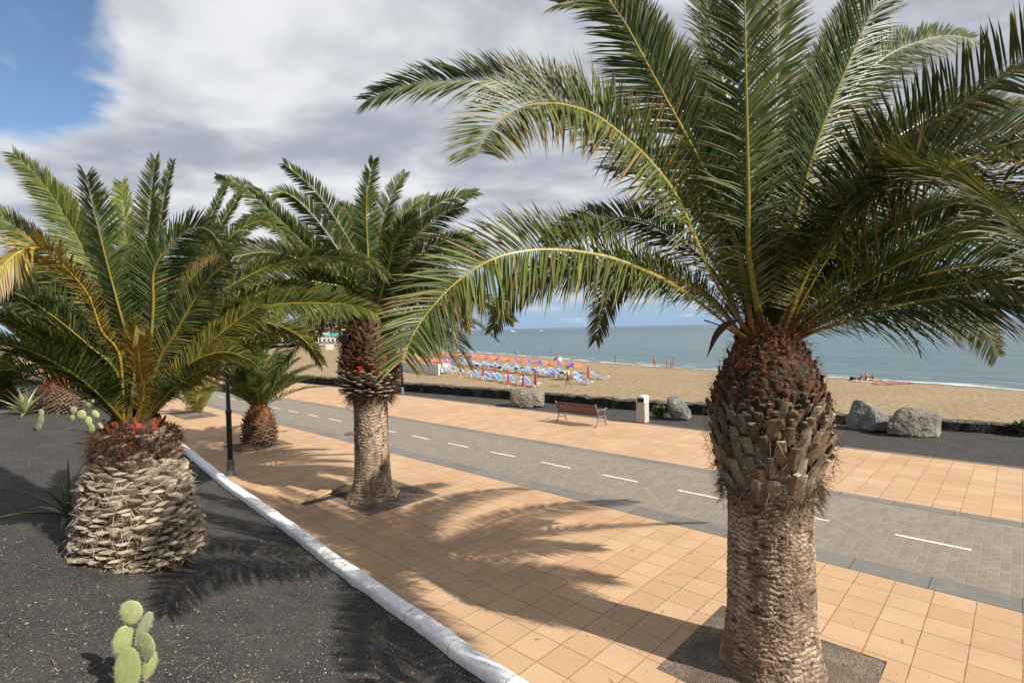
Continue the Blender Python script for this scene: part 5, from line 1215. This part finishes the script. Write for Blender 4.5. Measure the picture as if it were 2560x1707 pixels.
for i, p in row((1050, 876), (1000, 870), 4, 1.92):
    put('p', proto_p, p, tilt_r.uniform(0, 3), 'distant open orange parasol, %s from right in the far cluster near the water' % ORD[i], 'distant parasols near the water', 1.0)
def foot_at(px, py, ht):
    z = -1.5
    for _ in range(30):
        q = G(px, py, z+ht); z = 0.5*z+0.5*float(sand_z(q[0], q[1]))
    q = G(px, py, z+ht); q[2] = z; return q
for i, (x, y) in enumerate([(1470, 911), (1338, 921), (1308, 924), (1270, 919.5), (1238, 907), (1208, 907), (1178, 902), (1151, 901)]):
    lb = 'lone furled red parasol at the right end of the sun loungers' if i == 0 else 'furled red parasol, %s from the right of the inner line of seven' % ORD[i-1]
    put('c', proto_c, foot_at(x, y, 1.92), tilt_r.uniform(0, 3), lb, 'furled red parasols')
def make_lounger(fab):
    e = empty('sun_lounger', (0, 0, 0), 'x', 'sun lounger')
    mb_ = MB()
    for sy in (-1, 1):
        mb_.tube([(-0.55, sy*0.31, 0.37), (0.0, sy*0.31, 0.36), (0.95, sy*0.31, 0.34), (1.0, sy*0.31, 0.36)], 0.028, 6)
    mb_.tube([(1.0, -0.31, 0.36), (1.0, 0.31, 0.36)], 0.028, 6); mb_.build('frame', M['plwhite'], e)
    for x in (-0.35, 0.72):
        for sy in (-1, 1):
            mb_ = MB(); mb_.tube([(x-0.16, sy*0.31, 0.35), (x, sy*0.33, 0.02), (x+0.05, sy*0.33, 0.02), (x+0.20, sy*0.31, 0.35)], 0.030, 6); mb_.build('leg', M['plwhite'], e)
    mb_ = MB(); mb_.box((0.36, 0, 0.375), (1.24, 0.56, 0.03)); mb_.build('seat', fab, e)
    bk = MB(); bk.box((-0.34, 0, 0), (0.70, 0.56, 0.03)); o = bk.build('backrest', fab, e, loc=(-0.24, 0, 0.39)); o.rotation_euler[1] = R(34)
    mb_ = MB()
    for sy in (-1, 1): mb_.tube([(-0.02, sy*0.31, 0.0), (-0.72, sy*0.31, 0.0)], 0.026, 6)
    mb_.tube([(-0.72, -0.31, 0), (-0.72, 0.31, 0)], 0.026, 6); o2 = mb_.build('backrest_frame', M['plwhite'], e, loc=(-0.24, 0, 0.39)); o2.rotation_euler[1] = R(34)
    return e
pl_b = make_lounger(M['blue']); pl_l = make_lounger(M['ltblue'])
sunaz = SUN_AZ
i_ = 0
for (x, y) in [(1325, 966), (1285, 960.5), (1253, 955), (1226, 951.5), (1196, 946)]:
    put('l', pl_b, sand_hit(x, y), sunaz-0.25+tilt_r.uniform(-0.05, 0.05), 'bright blue sun lounger, %s from right in the row nearest the lava wall' % ORD[i_], 'front row of blue loungers', 1.1); i_ += 1
i_ = 0
for (x, y) in [(1160, 936), (1125, 933), (1103, 931), (1133, 922)]:
    put('m', pl_l, sand_hit(x, y), sunaz+tilt_r.uniform(-0.1, 0.1), 'pale blue sun lounger, %s from the right beside the canvas screen' % ORD[i_], 'loungers beside the canvas screen', 0.95); i_ += 1
i_ = 0
for (x, y) in [(1498, 949), (1455, 948), (1430, 947), (1400, 943), (1374, 941), (1345, 938), (1318, 935), (1290, 931), (1262, 927), (1235, 925), (1205, 921), (1182, 918), (1160, 914)]:
    put('m' if i_ % 3 else 'l', pl_l if i_ % 3 else pl_b, sand_hit(x, y), sunaz+tilt_r.uniform(-0.12, 0.12), 'white framed sun lounger, %s from the right under the long seaward parasol row' % ORD[i_], 'loungers under the seaward parasols', 1.05); i_ += 1
i_ = 0
for (x, y) in [(1412, 938), (1388, 936), (1360, 933), (1332, 929), (1304, 926), (1277, 923), (1248, 920), (1220, 917), (1194, 913), (1172, 910)]:
    put('l', pl_b, sand_hit(x, y), sunaz+tilt_r.uniform(-0.2, 0.2), 'half hidden blue lounger, %s from right in the rear line under the seaward parasols' % ORD[i_], 'rear line of loungers', 0.98); i_ += 1
put('m', pl_l, sand_hit(1458, 962), sunaz-0.1, 'single pale blue lounger just right of the man in the yellow shirt', 'loungers near the yellow shirt man', 0.98)
# dark bags / towels left on loungers
for (x, y, m_n, lb) in [(1250, 918, 'blackcloth', 'dark bundle of clothes on a lounger in the seaward row, left of the middle'), (1192, 913, 'navy', 'navy towel heap hanging off a lounger near the left of the seaward row'), (1290, 922, 'blackcloth', 'black bag heap on a lounger in the middle of the seaward row'), (1392, 932, 'blackcloth', 'dark backpack on a lounger beside the yellow shirt man'), (1110, 920, 'maroon', 'maroon towel draped on a lounger beside the canvas screen'), (1405, 934, 'navy', 'navy towel heap on a lounger just left of the yellow shirt man')]:
    p = sand_hit(x, y+9); mb_ = MB(); rgx = np.random.default_rng(int(x))
    mb_.lathe([(0.30, 0.36), (0.32, 0.45), (0.24, 0.58), (0.12, 0.66), (0.02, 0.68)], 12, sy=0.7)
    vv = np.array(mb_.v); vv += 0.09*(np.stack([vnoise(vv[:, 0]*6, vv[:, 1]*6, vv[:, 2]*6, s_) for s_ in (1, 2, 3)], 1)-0.5)
    o = mk('cloth_bundle', vv, mb_.f, M[m_n], smooth=True, loc=tuple(p)); tag(o, lb, 'bundle', 'things left on the loungers')
# canvas wind screen
pa, pb = sand_hit(1000, 928), sand_hit(1097, 939)
e = empty('canvas_screen', tuple(pb), 'pale grey canvas windbreak enclosing the left end of the loungers', 'windbreak')
def screen(parent, a, b, h, n):
    off = np.array(parent.location)
    for i in range(n):
        p0 = a+(b-a)*i/n; p1 = a+(b-a)*(i+1)/n; d = (p1-p0)/np.linalg.norm((p1-p0)[:2]); nx = np.array([-d[1], d[0], 0])*0.015
        v = []
        for k in range(7):
            q = p0+(p1-p0)*k/6; w_ = nx*3*math.sin(k*1.3+i)
            for s_ in (-1, 1):
                v += [q+nx*s_+w_+np.array([0, 0, 0.03])-off, q+nx*s_-w_+np.array([0, 0, h-0.03*math.sin(math.pi*k/6)])-off]
        f = []
        for k in range(6):
            a0 = k*4; f += [(a0, a0+4, a0+5, a0+1), (a0+2, a0+3, a0+7, a0+6), (a0+1, a0+5, a0+7, a0+3)]
        mk('canvas_panel', v, f, M['canvas'], parent)
        mb_ = MB(); mb_.tube([p0-off, p0-off+np.array([0, 0, h+0.12])], 0.025, 6); mb_.build('post', M['plwhite'], parent)
screen(e, pa, pb, 1.35, 6); screen(e, pb, pb+(sand_hit(1133, 905)-pb)*0.55, 1.35, 3)
pc, pd_ = sand_hit(1060, 905), sand_hit(1132, 910)
e2 = empty('canvas_screen', tuple(pc), 'farther pale canvas windbreak between the two parasol rows', 'windbreak'); screen(e2, pc, pd_, 1.3, 4)

# ------------------------------------------------------------------ people
def skinned(name, verts, edges, radii, mtl, parent, levels=1, root=0):
    me = bpy.data.meshes.new(name); me.from_pydata([tuple(map(float, v)) for v in verts], edges, [])
    o = bpy.data.objects.new(name, me); COL.objects.link(o)
    md = o.modifiers.new('s', 'SKIN')
    for i, sv in enumerate(me.skin_vertices[0].data):
        rr = radii[i]; sv.radius = (rr, rr) if not isinstance(rr, tuple) else rr; sv.use_root = (i == root)
    o.modifiers.new('u', 'SUBSURF').levels = levels
    dg = bpy.context.evaluated_depsgraph_get(); dg.update()
    m2 = bpy.data.meshes.new_from_object(o.evaluated_get(dg)); bpy.data.objects.remove(o); bpy.data.meshes.remove(me)
    m2.name = name; m2.materials.clear(); m2.materials.append(mtl)
    for p_ in m2.polygons: p_.use_smooth = True
    q = bpy.data.objects.new(name, m2); COL.objects.link(q); q.parent = parent; return q
POSES = {
 'stand': dict(kL=(.10, .02, .48), aL=(.11, 0, .07), tL=(.12, .14, .03), kR=(-.10, .02, .48), aR=(-.11, 0, .07), tR=(-.12, .14, .03), eL=(.25, 0, 1.12), hL=(.27, .08, .86), eR=(-.25, 0, 1.12), hR=(-.27, .08, .86)),
 'walk': dict(kL=(.09, .20, .50), aL=(.09, .22, .10), tL=(.09, .36, .06), kR=(-.09, -.05, .47), aR=(-.09, -.32, .12), tR=(-.09, -.22, .03), eL=(.24, -.14, 1.14), hL=(.24, -.12, .88), eR=(-.24, .10, 1.14), hR=(-.24, .26, .94)),
 'handhead': dict(kL=(.10, .02, .48), aL=(.10, 0, .07), tL=(.11, .14, .03), kR=(-.10, .02, .48), aR=(-.10, 0, .07), tR=(-.11, .14, .03), eL=(.42, .06, 1.46), hL=(.18, .06, 1.62), eR=(-.25, 0, 1.12), hR=(-.24, .08, .88)),
}
def person(loc, face, label, h=1.7, pose='stand', skin='skin', top=None, bottom=None, hat=None, hair_long=False, water=0.0):
    e = empty('person', tuple(loc), label, 'person', rz=face); e.scale = (h/1.72,)*3
    P_ = POSES[pose]; V = [(0, 0, .93), (0, 0, 1.10), (0, 0.01, 1.30), (0, 0, 1.44), (0, .01, 1.53), (0, .02, 1.60), (0, .02, 1.70)]
    Rr = [(.155, .115), (.135, .10), (.165, .105), (.12, .08), (.052, .055), (.078, .092), (.060, .075)]
    E_ = [(0, 1), (1, 2), (2, 3), (3, 4), (4, 5), (5, 6)]
    for s, k in ((1, 'L'), (-1, 'R')):
        b = len(V); V += [(s*.17, 0, 1.41), P_['e'+k], P_['h'+k], (P_['h'+k][0], P_['h'+k][1]+.03, P_['h'+k][2]-.13 if pose != 'handhead' or k == 'R' else P_['h'+k][2]+.05)]
        Rr += [.055, .042, .030, .022]; E_ += [(3, b), (b, b+1), (b+1, b+2), (b+2, b+3)]
        b = len(V); V += [(s*.09, 0, .86), P_['k'+k], P_['a'+k], P_['t'+k]]; Rr += [.088, .058, .038, .032]; E_ += [(0, b), (b, b+1), (b+1, b+2), (b+2, b+3)]
    skinned('body', V, E_, Rr, M[skin], e)
    if bottom:
        a, b_ = V[12-1+0], None
        tr_ = 0.62 if bottom[1] == 'shorts' else 0.93
        VV = [(0, 0, .97), (0, 0, .90)]; RR = [(.155, .118), (.165, .125)]; EE = [(0, 1)]
        for s, k in ((1, 'L'), (-1, 'R')):
            kx_, ky_, kz_ = P_['k'+k]; f_ = 0.62 if bottom[1] == 'shorts' else 0.12
            n0 = len(VV); VV += [(s*.09, 0, .84), (s*.09+(kx_-s*.09)*f_, ky_*f_, .84+(kz_-.84)*f_)]; RR += [.098, .090]; EE += [(1, n0), (n0, n0+1)]
        skinned('shorts' if bottom[1] == 'shorts' else 'swimwear', VV, EE, RR, M[bottom[0]], e)
    if top:
        if top[1] == 'shirt':
            VV = [(0, 0, .95), (0, 0, 1.12), (0, .01, 1.30), (0, 0, 1.43)]; RR = [(.165, .125), (.155, .118), (.182, .122), (.135, .095)]; EE = [(0, 1), (1, 2), (2, 3)]
            for s, k in ((1, 'L'), (-1, 'R')):
                ex, ey, ez = P_['e'+k]; n0 = len(VV); VV += [(s*.17, 0, 1.42), (s*.17+(ex-s*.17)*.75, ey*.75, 1.42+(ez-1.42)*.75)]; RR += [.070, .060]; EE += [(3, n0), (n0, n0+1)]
            skinned('shirt', VV, EE, RR, M[top[0]], e)
        else:
            skinned('bikini_top', [(0, 0.01, 1.24), (0, 0.01, 1.31)], [(0, 1)], [(.168, .112), (.172, .115)], M[top[0]], e)
    hv = [(0, .0, 1.60), (0, -.01, 1.68), (0, 0, 1.725)]; hr = [(.080, .090), (.083, .098), (.055, .07)]
    if hair_long: hv = [(0, -.07, 1.38), (0, -.06, 1.50)]+hv[1:]; hr = [(.075, .035), (.085, .05)]+hr[1:]
    hv = [(x, y-.022, z) for x, y, z in hv]
    skinned('hair' if not hat else 'cap', hv, [(i, i+1) for i in range(len(hv)-1)], hr, M[hat or 'hair'], e)
    if hat:
        mb_ = MB(); mb_.box((0, .13, 1.665), (.13, .10, .015)); mb_.build('cap_brim', M[hat], e)
    mb_ = MB(); mb_.lathe([(0.002, -0.016), (0.014, 0.0), (0.002, 0.02)], 8, (0, .115, 1.61)); mb_.build('nose', M[skin], e, True)
    mb_ = MB()
    for s in (-1, 1): mb_.lathe([(0.002, -0.008), (0.009, 0.0), (0.002, 0.008)], 8, (s*.03, .102, 1.64))
    mb_.build('eyes', M['hair'], e, True)
    return e
def aim(p, px):  # heading (local +y) roughly toward photo x direction from p
    return 0.0
az_right = math.atan2(RT[1], RT[0])
person(sand_hit(1421, 967), az_right+R(65), 'man in a yellow shirt, navy shorts and purple cap walking across the sand', 1.85, 'walk', 'skindark', ('yellow', 'shirt'), ('navy', 'shorts'), 'purple')
def wat(px, py, dz=0.0):
    p = sand_hit(px, py) if shore_y(G(px, py, SEA_Z)[0]) > G(px, py, SEA_Z)[1] else G(px, py, SEA_Z); p = np.array(p); p[2] += dz; return p
person(wat(1290, 893), az_right+R(30), 'sunburnt bather in dark trunks walking beside the water beyond the parasols', 1.75, 'walk', 'skinred', None, ('blackcloth', 'shorts'))
person(wat(1293.5, 894), az_right+R(20), 'pale skinned companion close behind the sunburnt bather at the waterline', 1.68, 'walk', 'skin', None, ('redcloth', 'brief'))
person(wat(1539, 908.5), az_right+R(100), 'long haired woman in a dark swimsuit standing alone at the water edge', 1.66, 'stand', 'skin', ('blackcloth', 'bikini'), ('blackcloth', 'brief'), None, True)
person(wat(1637, 919.5), az_right+R(-10), 'tanned man standing at the water edge with one hand raised to his head', 1.76, 'handhead', 'skin', None, ('blackcloth', 'brief'))
person(wat(1667.5, 921), az_right+R(60), 'woman in a red bikini standing beside a child at the water edge', 1.7, 'stand', 'skinred', ('redcloth', 'bikini'), ('redcloth', 'brief'))
person(wat(1684, 920.5), az_right+R(70), 'woman in a black bikini bottom stepping away right of the child', 1.6, 'walk', 'skin', None, ('blackcloth', 'brief'), None, True)
person(wat(1676.5, 920.5), az_right+R(90), 'small child in dark red between the two women at the water edge', 0.85, 'stand', 'skindark', ('maroon', 'shirt'), ('maroon', 'shorts'))
person(wat(1141, 880.5), az_right+R(100), 'distant bather in dark bikini standing above the far parasols', 1.65, 'stand', 'skinred', ('blackcloth', 'bikini'), ('blackcloth', 'brief'))
for (x, y, dz, sk, lb) in [(1109, 867, -0.9, 'skindark', 'dark haired bather wading far left, left of a pair'), (1116, 864, -0.95, 'skin', 'pale bather wading far left, right of a pair'), (1312, 880, -1.0, 'skin', 'bather waist deep in the sea just right of the sunburnt walker'), (1379, 877, -1.15, 'skindark', 'bather in the sea, left of three near the middle'), (1391, 885, -0.95, 'skin', 'bather in the sea, nearest of three near the middle'), (1405, 877, -1.15, 'skinred', 'bather in the sea, right of three near the middle')]:
    person(wat(x, y, dz), az_right+R(90), lb, 1.7, 'stand', sk)
# seated and lying people
def lounging(loc, rz, label, skin, seat=0.0, suit='blackcloth', sit=True, h=1.0):
    e = empty('person', tuple(loc), label, 'person', rz=rz); e.scale = (h,)*3; z = seat
    if sit: V = [(0, 0, .12+z), (-.10, 0, .30+z), (-.15, 0, .50+z), (-.14, 0, .62+z), (-.12, 0, .70+z), (-.10, 0, .78+z), (-.10, 0, .87+z)]
    else: V = [(0, 0, .12+z), (-.22, 0, .13+z), (-.42, 0, .15+z), (-.55, 0, .17+z), (-.62, 0, .19+z), (-.70, 0, .20+z), (-.78, 0, .19+z)]
    Rr = [(.15, .12), (.13, .105), (.16, .11), (.11, .08), (.05, .055), (.08, .09), (.06, .075)]; E_ = [(i, i+1) for i in range(6)]
    for s in (1, -1):
        b = len(V); V += [(V[3][0], s*.17, V[3][2]-.03)]+([(-.22, s*.24, .38+z), (-.30, s*.24, .10+z), (-.38, s*.24, .06+z)] if sit else [(-.35, s*.26, .08+z), (-.12, s*.25, .08+z), (-.02, s*.25, .07+z)])
        Rr += [.055, .042, .032, .025]; E_ += [(3, b), (b, b+1), (b+1, b+2), (b+2, b+3)]
        b = len(V); V += [(.10, s*.10, .12+z), (.45, s*.11, (.36 if sit else .22)+z), (.78, s*.11, .07+z), (.88, s*.11, .12+z)]; Rr += [.085, .058, .04, .03]; E_ += [(0, b), (b, b+1), (b+1, b+2), (b+2, b+3)]
    skinned('body', V, E_, Rr, M[skin], e)
    skinned('swimwear', [(V[0][0]-.02, 0, V[0][2]), (V[0][0]+.06, 0, V[0][2])], [(0, 1)], [(.16, .13), (.17, .13)], M[suit], e)
    a, b_ = np.array(V[5]), np.array(V[6]); skinned('hair', [a+np.array([-.02, 0, .01]), b_], [(0, 1)], [(.088, .098), (.075, .085)], M['hair'], e)
def bt(px, py): return sand_hit(px, py)
lounging(bt(2164, 951), az_right+R(80), 'dark haired woman sitting upright on a towel near the water, right of the big palm', 'skin', 0.03, 'navy')
lounging(bt(2150, 950.5), az_right+R(110), 'person in a hat sitting low at the left of the towel group', 'skindark', 0.03, 'blackcloth', True, 0.8)
lounging(bt(2184, 952), az_right+R(10), 'sunburnt sunbather reclining at the right of the towel group', 'skinred', 0.03, 'pink', True, 0.78)
lounging(bt(2190, 953.5), az_right+R(5), 'sunbather lying flat on the towels at the right of the seated group', 'skin', 0.03, 'redcloth', False, 0.9)
lounging(bt(1450, 943)+np.array([0, 0, 0.30]), sunaz, 'sunburnt sunbather lying on a lounger left of the lone furled parasol', 'skinred', 0.02, 'redcloth', False)
lounging(bt(1488, 940)+np.array([0, 0, 0.25]), sunaz, 'pale sunbather sitting on a lounger at the right end of the row', 'skin', 0.02, 'purple', True, 0.8)
def towel(px, py, px2, py2, wdt, mt, label):
    a, b = bt(px, py), bt(px2, py2); d = (b-a)/np.linalg.norm(b-a); n_ = np.array([-d[1], d[0], 0])*wdt/2; v = []; f = []; mi = []
    for k in range(13):
        q = a+(b-a)*k/12; 
        for s_ in (-1, 1):
            r = q+n_*s_; v.append((r[0], r[1], float(sand_z(r[0], r[1]))+0.07+0.02*math.sin(k*1.7+s_)))
    for k in range(12): f.append((2*k, 2*k+2, 2*k+3, 2*k+1)); mi.append(k % 2)
    o = mk('beach_towel', v, f, mt, None, False, None, mi); sol = o.modifiers.new('t', 'SOLIDIFY'); sol.thickness = 0.02
    tag(o, label, 'towel', 'towels by the water')
towel(2128, 952.5, 2172, 956, 1.0, [M['pink'], M['canvas']], 'pink striped beach towel under the seated group')
towel(2160, 955.5, 2190, 957, 0.9, [M['canvas'], M['redcloth']], 'white and red towel at the near side of the seated group')
towel(2198, 961.5, 2268, 958, 1.3, [M['pink'], M['blackcloth']], 'long pink and dark striped towel lying empty right of the seated group')
p = bt(2131, 951); mb_ = MB(); mb_.lathe([(0.26, 0.0), (0.30, 0.15), (0.22, 0.34), (0.08, 0.42), (0.01, 0.43)], 14, sy=0.7); o = mb_.build('beach_bag', M['blackcloth'], None, True, tuple(p)); tag(o, 'dark beach bag left of the seated group on towels', 'bag')
p = bt(1398, 903); e = empty('beach_shelter', tuple(p), 'small white and purple beach shelter beside the water behind the parasols', 'shelter')
mb_ = MB(); mb_.lathe([(0.62, 0.0), (0.56, 0.45), (0.36, 0.78), (0.12, 0.92), (0.01, 0.94)], 16, sy=0.8); mb_.build('dome', M['plwhite'], e, True)
mb_ = MB(); mb_.lathe([(0.40, 0.72), (0.42, 0.80), (0.16, 1.0), (0.01, 1.03)], 16); mb_.build('top_cloth', M['orange'], e, True)
mb_ = MB(); mb_.box((-0.72, -0.2, 0.3), (0.4, 0.3, 0.6), 0.3); mb_.build('side_flap', M['purple'], e)

# ------------------------------------------------------------------ boats
def boat(px, py, L, label, wake=0):
    q = G(px, py, SEA_Z); e = empty('motorboat', (q[0], q[1], SEA_Z), label, 'boat', 'boats far out', rz=az_right)
    prof_ = [(-.5, .16, .10), (-.2, .20, .10), (.15, .18, .12), (.38, .10, .15), (.5, .01, .18)]; v = []
    for x, w_, z_ in prof_: v += [(x*L, -w_*L, z_*L), (x*L, -w_*L*.6, -.05*L), (x*L, w_*L*.6, -.05*L), (x*L, w_*L, z_*L)]
    f = []
    for i in range(4):
        for k in range(3): f.append((4*i+k, 4*i+4+k, 4*i+5+k, 4*i+1+k))
        f.append((4*i+3, 4*i+7, 4*i+4, 4*i))
    f += [(0, 1, 2, 3)]; mk('hull', v, f, M['plwhite'], e)
    mb_ = MB(); mb_.box((-.08*L, 0, .20*L), (.30*L, .24*L, .17*L), 0, 0, 0.75); mb_.build('cabin', M['plwhite'], e)
    mb_ = MB(); mb_.box((.045*L, 0, .22*L), (.05*L, .20*L, .08*L)); mb_.build('windscreen', M['glass'], e)
    if wake:
        xs = np.linspace(0, wake, 30); v = []; f = []
        for i, x in enumerate(xs):
            w_ = (0.5+0.05*x)*L*0.10; v += [(-x-L*.4, -w_, .05), (-x-L*.4, w_, .05)]
            if i: f.append((2*i-2, 2*i, 2*i+1, 2*i-1))
        w_o = mk('wake', [(a+q[0]*0+0, b, c) for a, b, c in v], f, M['foam'], e)
    return e
boat(1281, 829, 12, 'small white motorboat far out on the sea')
b2 = boat(1352, 828, 7, 'tiny motorboat towing a long white wake near the horizon', 55)

# ------------------------------------------------------------------ the far town
def building(px0, px1, zt, k, label, m_, floors, bays, seed, zb=-0.7):
    """front wall between two photo columns at distance k"""
    a = D(px0, 840, k); b = D(px1, 840, k); a[2] = b[2] = 0; w_ = float(np.linalg.norm(b-a)); c = (a+b)/2
    ang = math.atan2(b[1]-a[1], b[0]-a[0]); H = zt-zb; dp = w_*0.6
    e = empty('apartment_building', (c[0], c[1], zb), label, 'building', rz=ang)
    mb_ = MB(); mb_.box((0, dp/2, H/2-0.5), (w_, dp, H+1)); mb_.build('wall', m_, e)
    mb_ = MB(); mb_.box((0, dp/2, H+0.12), (w_+0.5, dp+0.5, 0.3)); mb_.build('roof', m_, e)
    fh = H/floors; bw = w_/bays; rr = random.Random(seed)
    for i in range(floors):
        for j in range(bays):
            mb_ = MB(); x = -w_/2+bw*(j+0.5); mb_.box((x, -0.02, fh*(i+0.5)), (bw*rr.uniform(0.4, 0.6), 0.10, fh*0.55)); mb_.build('window', M['glass'], e)
        mb_ = MB(); mb_.box((0, -0.6, fh*i+fh*0.12), (w_*0.94, 1.1, 0.18)); mb_.box((0, -1.12, fh*i+fh*0.12+0.5), (w_*0.94, 0.06, 0.9)); 
        if i: mb_.build('balcony', M['plaster'], e)
for a in [(690, 745, 8.5, 330, 'long white apartment block at the left of the far town', M['plaster'], 3, 6, 1), (740, 790, 12.0, 350, 'cream stepped hotel rising behind the white tent in the far town', M['cream'], 4, 5, 2),
          (790, 840, 13.5, 360, 'tall cream hotel block in the middle of the far town', M['cream'], 4, 6, 3), (842, 905, 11.0, 350, 'white apartment block at the right of the far town, behind the middle palm', M['plaster'], 4, 5, 4), (600, 690, 9.0, 320, 'white low building at the far left of the town, behind fronds', M['plaster'], 3, 7, 5),
          (905, 985, 7.0, 370, 'low white villa right of the middle palm in the far town', M['plaster'], 2, 6, 8), (480, 590, 8.0, 300, 'white holiday block behind the lamp post', M['plaster'], 2, 7, 9),
          (795, 858, 1.6, 262, 'flat roofed white beach bar on the far sea front', M['plaster'], 1, 6, 6)]: building(*a)
# tent
q = D(757, 845, 280); e = empty('pavilion_tent', (q[0], q[1], -0.7), 'white pyramid tent with a turquoise top on the far sea front', 'tent')
mb_ = MB(); mb_.lathe([(6.0, 2.2), (5.6, 2.6), (2.0, 4.2), (0.05, 7.0)], 8); mb_.build('canopy', M['plwhite'], e)
mb_ = MB(); mb_.lathe([(6.03, 1.6), (6.03, 2.25)], 8); mb_.build('valance', M['turq'], e)
mb_ = MB()
for k in range(8): mb_.tube([(5.8*math.cos(k*math.pi/4), 5.8*math.sin(k*math.pi/4), -0.5), (5.8*math.cos(k*math.pi/4), 5.8*math.sin(k*math.pi/4), 2.2)], 0.12, 6)
mb_.build('post', M['plwhite'], e)
for i, x in enumerate((820, 838)):
    q = D(x, 840, 252); e = empty('terrace_parasol', (q[0], q[1], -0.7), '%s turquoise parasol above the beach bar of the far town' % ('left' if i == 0 else 'right'), 'parasol', 'turquoise parasols in the far town')
    mb_ = MB(); mb_.lathe([(2.3, 3.2), (2.2, 3.5), (0.1, 4.4)], 8); mb_.build('canopy', M['turq'], e)
    mb_ = MB(); mb_.tube([(0, 0, -0.2), (0, 0, 4.3)], 0.08, 6); mb_.build('pole', M['plwhite'], e)
# sea wall of the town
a, b = D(560, 853, 300), D(905, 851, 245); mb_ = MB(); d = b-a; mb_.box(((a[0]+b[0])/2, (a[1]+b[1])/2, -0.6), (float(np.linalg.norm(d[:2])), 0.8, 1.4), math.atan2(d[1], d[0]))
tag(mb_.build('sea_wall', M['plaster']), 'pale concrete sea wall along the front of the far town', 'wall')
def fan_palm(q, h, seed, label):
    rg = np.random.default_rng(seed); e = empty('fan_palm', (q[0], q[1], -0.7), label, 'palm tree', 'palms of the far town'); mb_ = MB()
    mb_.tube([(0, 0, -0.3), (0.1, 0, h*0.5), (0, 0.1, h)], [0.32, 0.24, 0.2], 7); mb_.build('trunk', M['rust'], e); B = Bits()
    for i in range(120):
        a = rg.uniform(0, 6.28); el = R(rg.uniform(-50, 80)); L = rg.uniform(1.5, 2.3); d = np.array([math.cos(el)*math.cos(a), math.cos(el)*math.sin(a), math.sin(el)]); s = np.array([-math.sin(a), math.cos(a), 0])*0.28
        B.add([(0, 0, h), d*L*.6-s+np.array([0, 0, h]), d*L+np.array([0, 0, h-.5]), d*L*.6+s+np.array([0, 0, h])], [(0, 1, 2, 3)], np.array([0.07, 0.10, 0.03])*rg.uniform(0.5, 1.4))
    B.build('crown', M['leaf'], e)
for i, (x, k, h) in enumerate([(741, 285, 9), (767, 290, 11.5), (753, 320, 8), (785, 300, 8.5), (795, 285, 8), (806, 300, 9.5), (727, 290, 7), (712, 300, 8), (848, 275, 7), (868, 285, 9), (778, 262, 5), (800, 258, 5), (690, 280, 7), (660, 290, 8), (882, 300, 7.5), (625, 280, 7)]):
    fan_palm(D(x, 845, k), h, i+50, 'far town palm number %d' % i)
far_lab = ['slim palm left of the white tent', 'tallest fan palm just right of the white tent', 'palm behind the white tent', 'palm before the cream stepped hotel', 'short palm before the tall cream hotel, left one', 'tall palm before the tall cream hotel', 'palm before the long white block, right one', 'palm before the long white block, left one', 'palm right of the turquoise parasols', 'palm just left of the middle palm boss', 'low palm beside the beach bar, left one', 'low palm beside the beach bar, right one', 'palm at the left end of the long white block', 'palm before the low building at far left of town', 'palm hidden behind the middle palm trunk', 'leftmost palm of the far town']
for o in [o for o in COL.objects if o.name.startswith('fan_palm')]:
    i = int(o['label'].split()[-1]); o['label'] = far_lab[i]+' in the distance'
# hedge-like shrubs before the town
for i, (x, y, k, lb) in enumerate([(720, 850, 270, 'green shrub on the far sea front, left one'), (790, 850, 268, 'green shrub on the far sea front, middle one'), (855, 850, 256, 'green shrub on the far sea front, right one')]):
    q = D(x, y, k); bush((q[0], q[1], -0.7), 500, 3.6, 60+i, lb, [(0.07, 0.12, 0.03), (0.12, 0.17, 0.05)], wd=0.4)
q = sand_hit(825, 878); e = empty('beach_banner', tuple(q), 'pale yellow and white panel standing on the far beach left of the middle palm', 'banner')
mb_ = MB(); mb_.box((0, 0, 1.3), (2.6, 0.06, 1.6), az_right); mb_.build('panel', M['canvas'], e); mb_ = MB(); mb_.box((0, -0.02, 0.5), (2.6, 0.07, 0.5), az_right); mb_.build('lower_panel', M['yellow'], e)
person(sand_hit(797, 872), az_right, 'distant dark clothed person standing on the far beach left of the middle palm', 1.7, 'stand', 'skindark', ('blackcloth', 'shirt'), ('blackcloth', 'shorts'))
person(sand_hit(808, 871), az_right+1, 'distant bather standing on the far beach right of the dark clothed person', 1.65, 'stand', 'skinred', None, ('redcloth', 'brief'))
person(sand_hit(778, 874), az_right+2, 'distant sunburnt bather at the left of three people on the far beach', 1.65, 'stand', 'skinred', None, ('pink', 'brief'))

# one overall albedo calibration (whites stay white)
for ma in bpy.data.materials:
    if ma.name in ('whitewash', 'foam', 'white_plastic', 'road_paint', 'white_plaster'): continue
    for nd in list(ma.node_tree.nodes):
        if nd.type in ('BSDF_PRINCIPLED', 'BSDF_TRANSLUCENT'):
            so_ = nd.inputs['Base Color'] if nd.type == 'BSDF_PRINCIPLED' else nd.inputs['Color']
            t = NT(ma.node_tree)
            if so_.is_linked:
                src = so_.links[0].from_socket; out_ = t.mix(1.0, src, (0.63, 0.63, 0.63), 'MULTIPLY'); ma.node_tree.links.new(out_, so_)
            else: so_.default_value = tuple(0.63*x for x in so_.default_value[:3])+(1,)
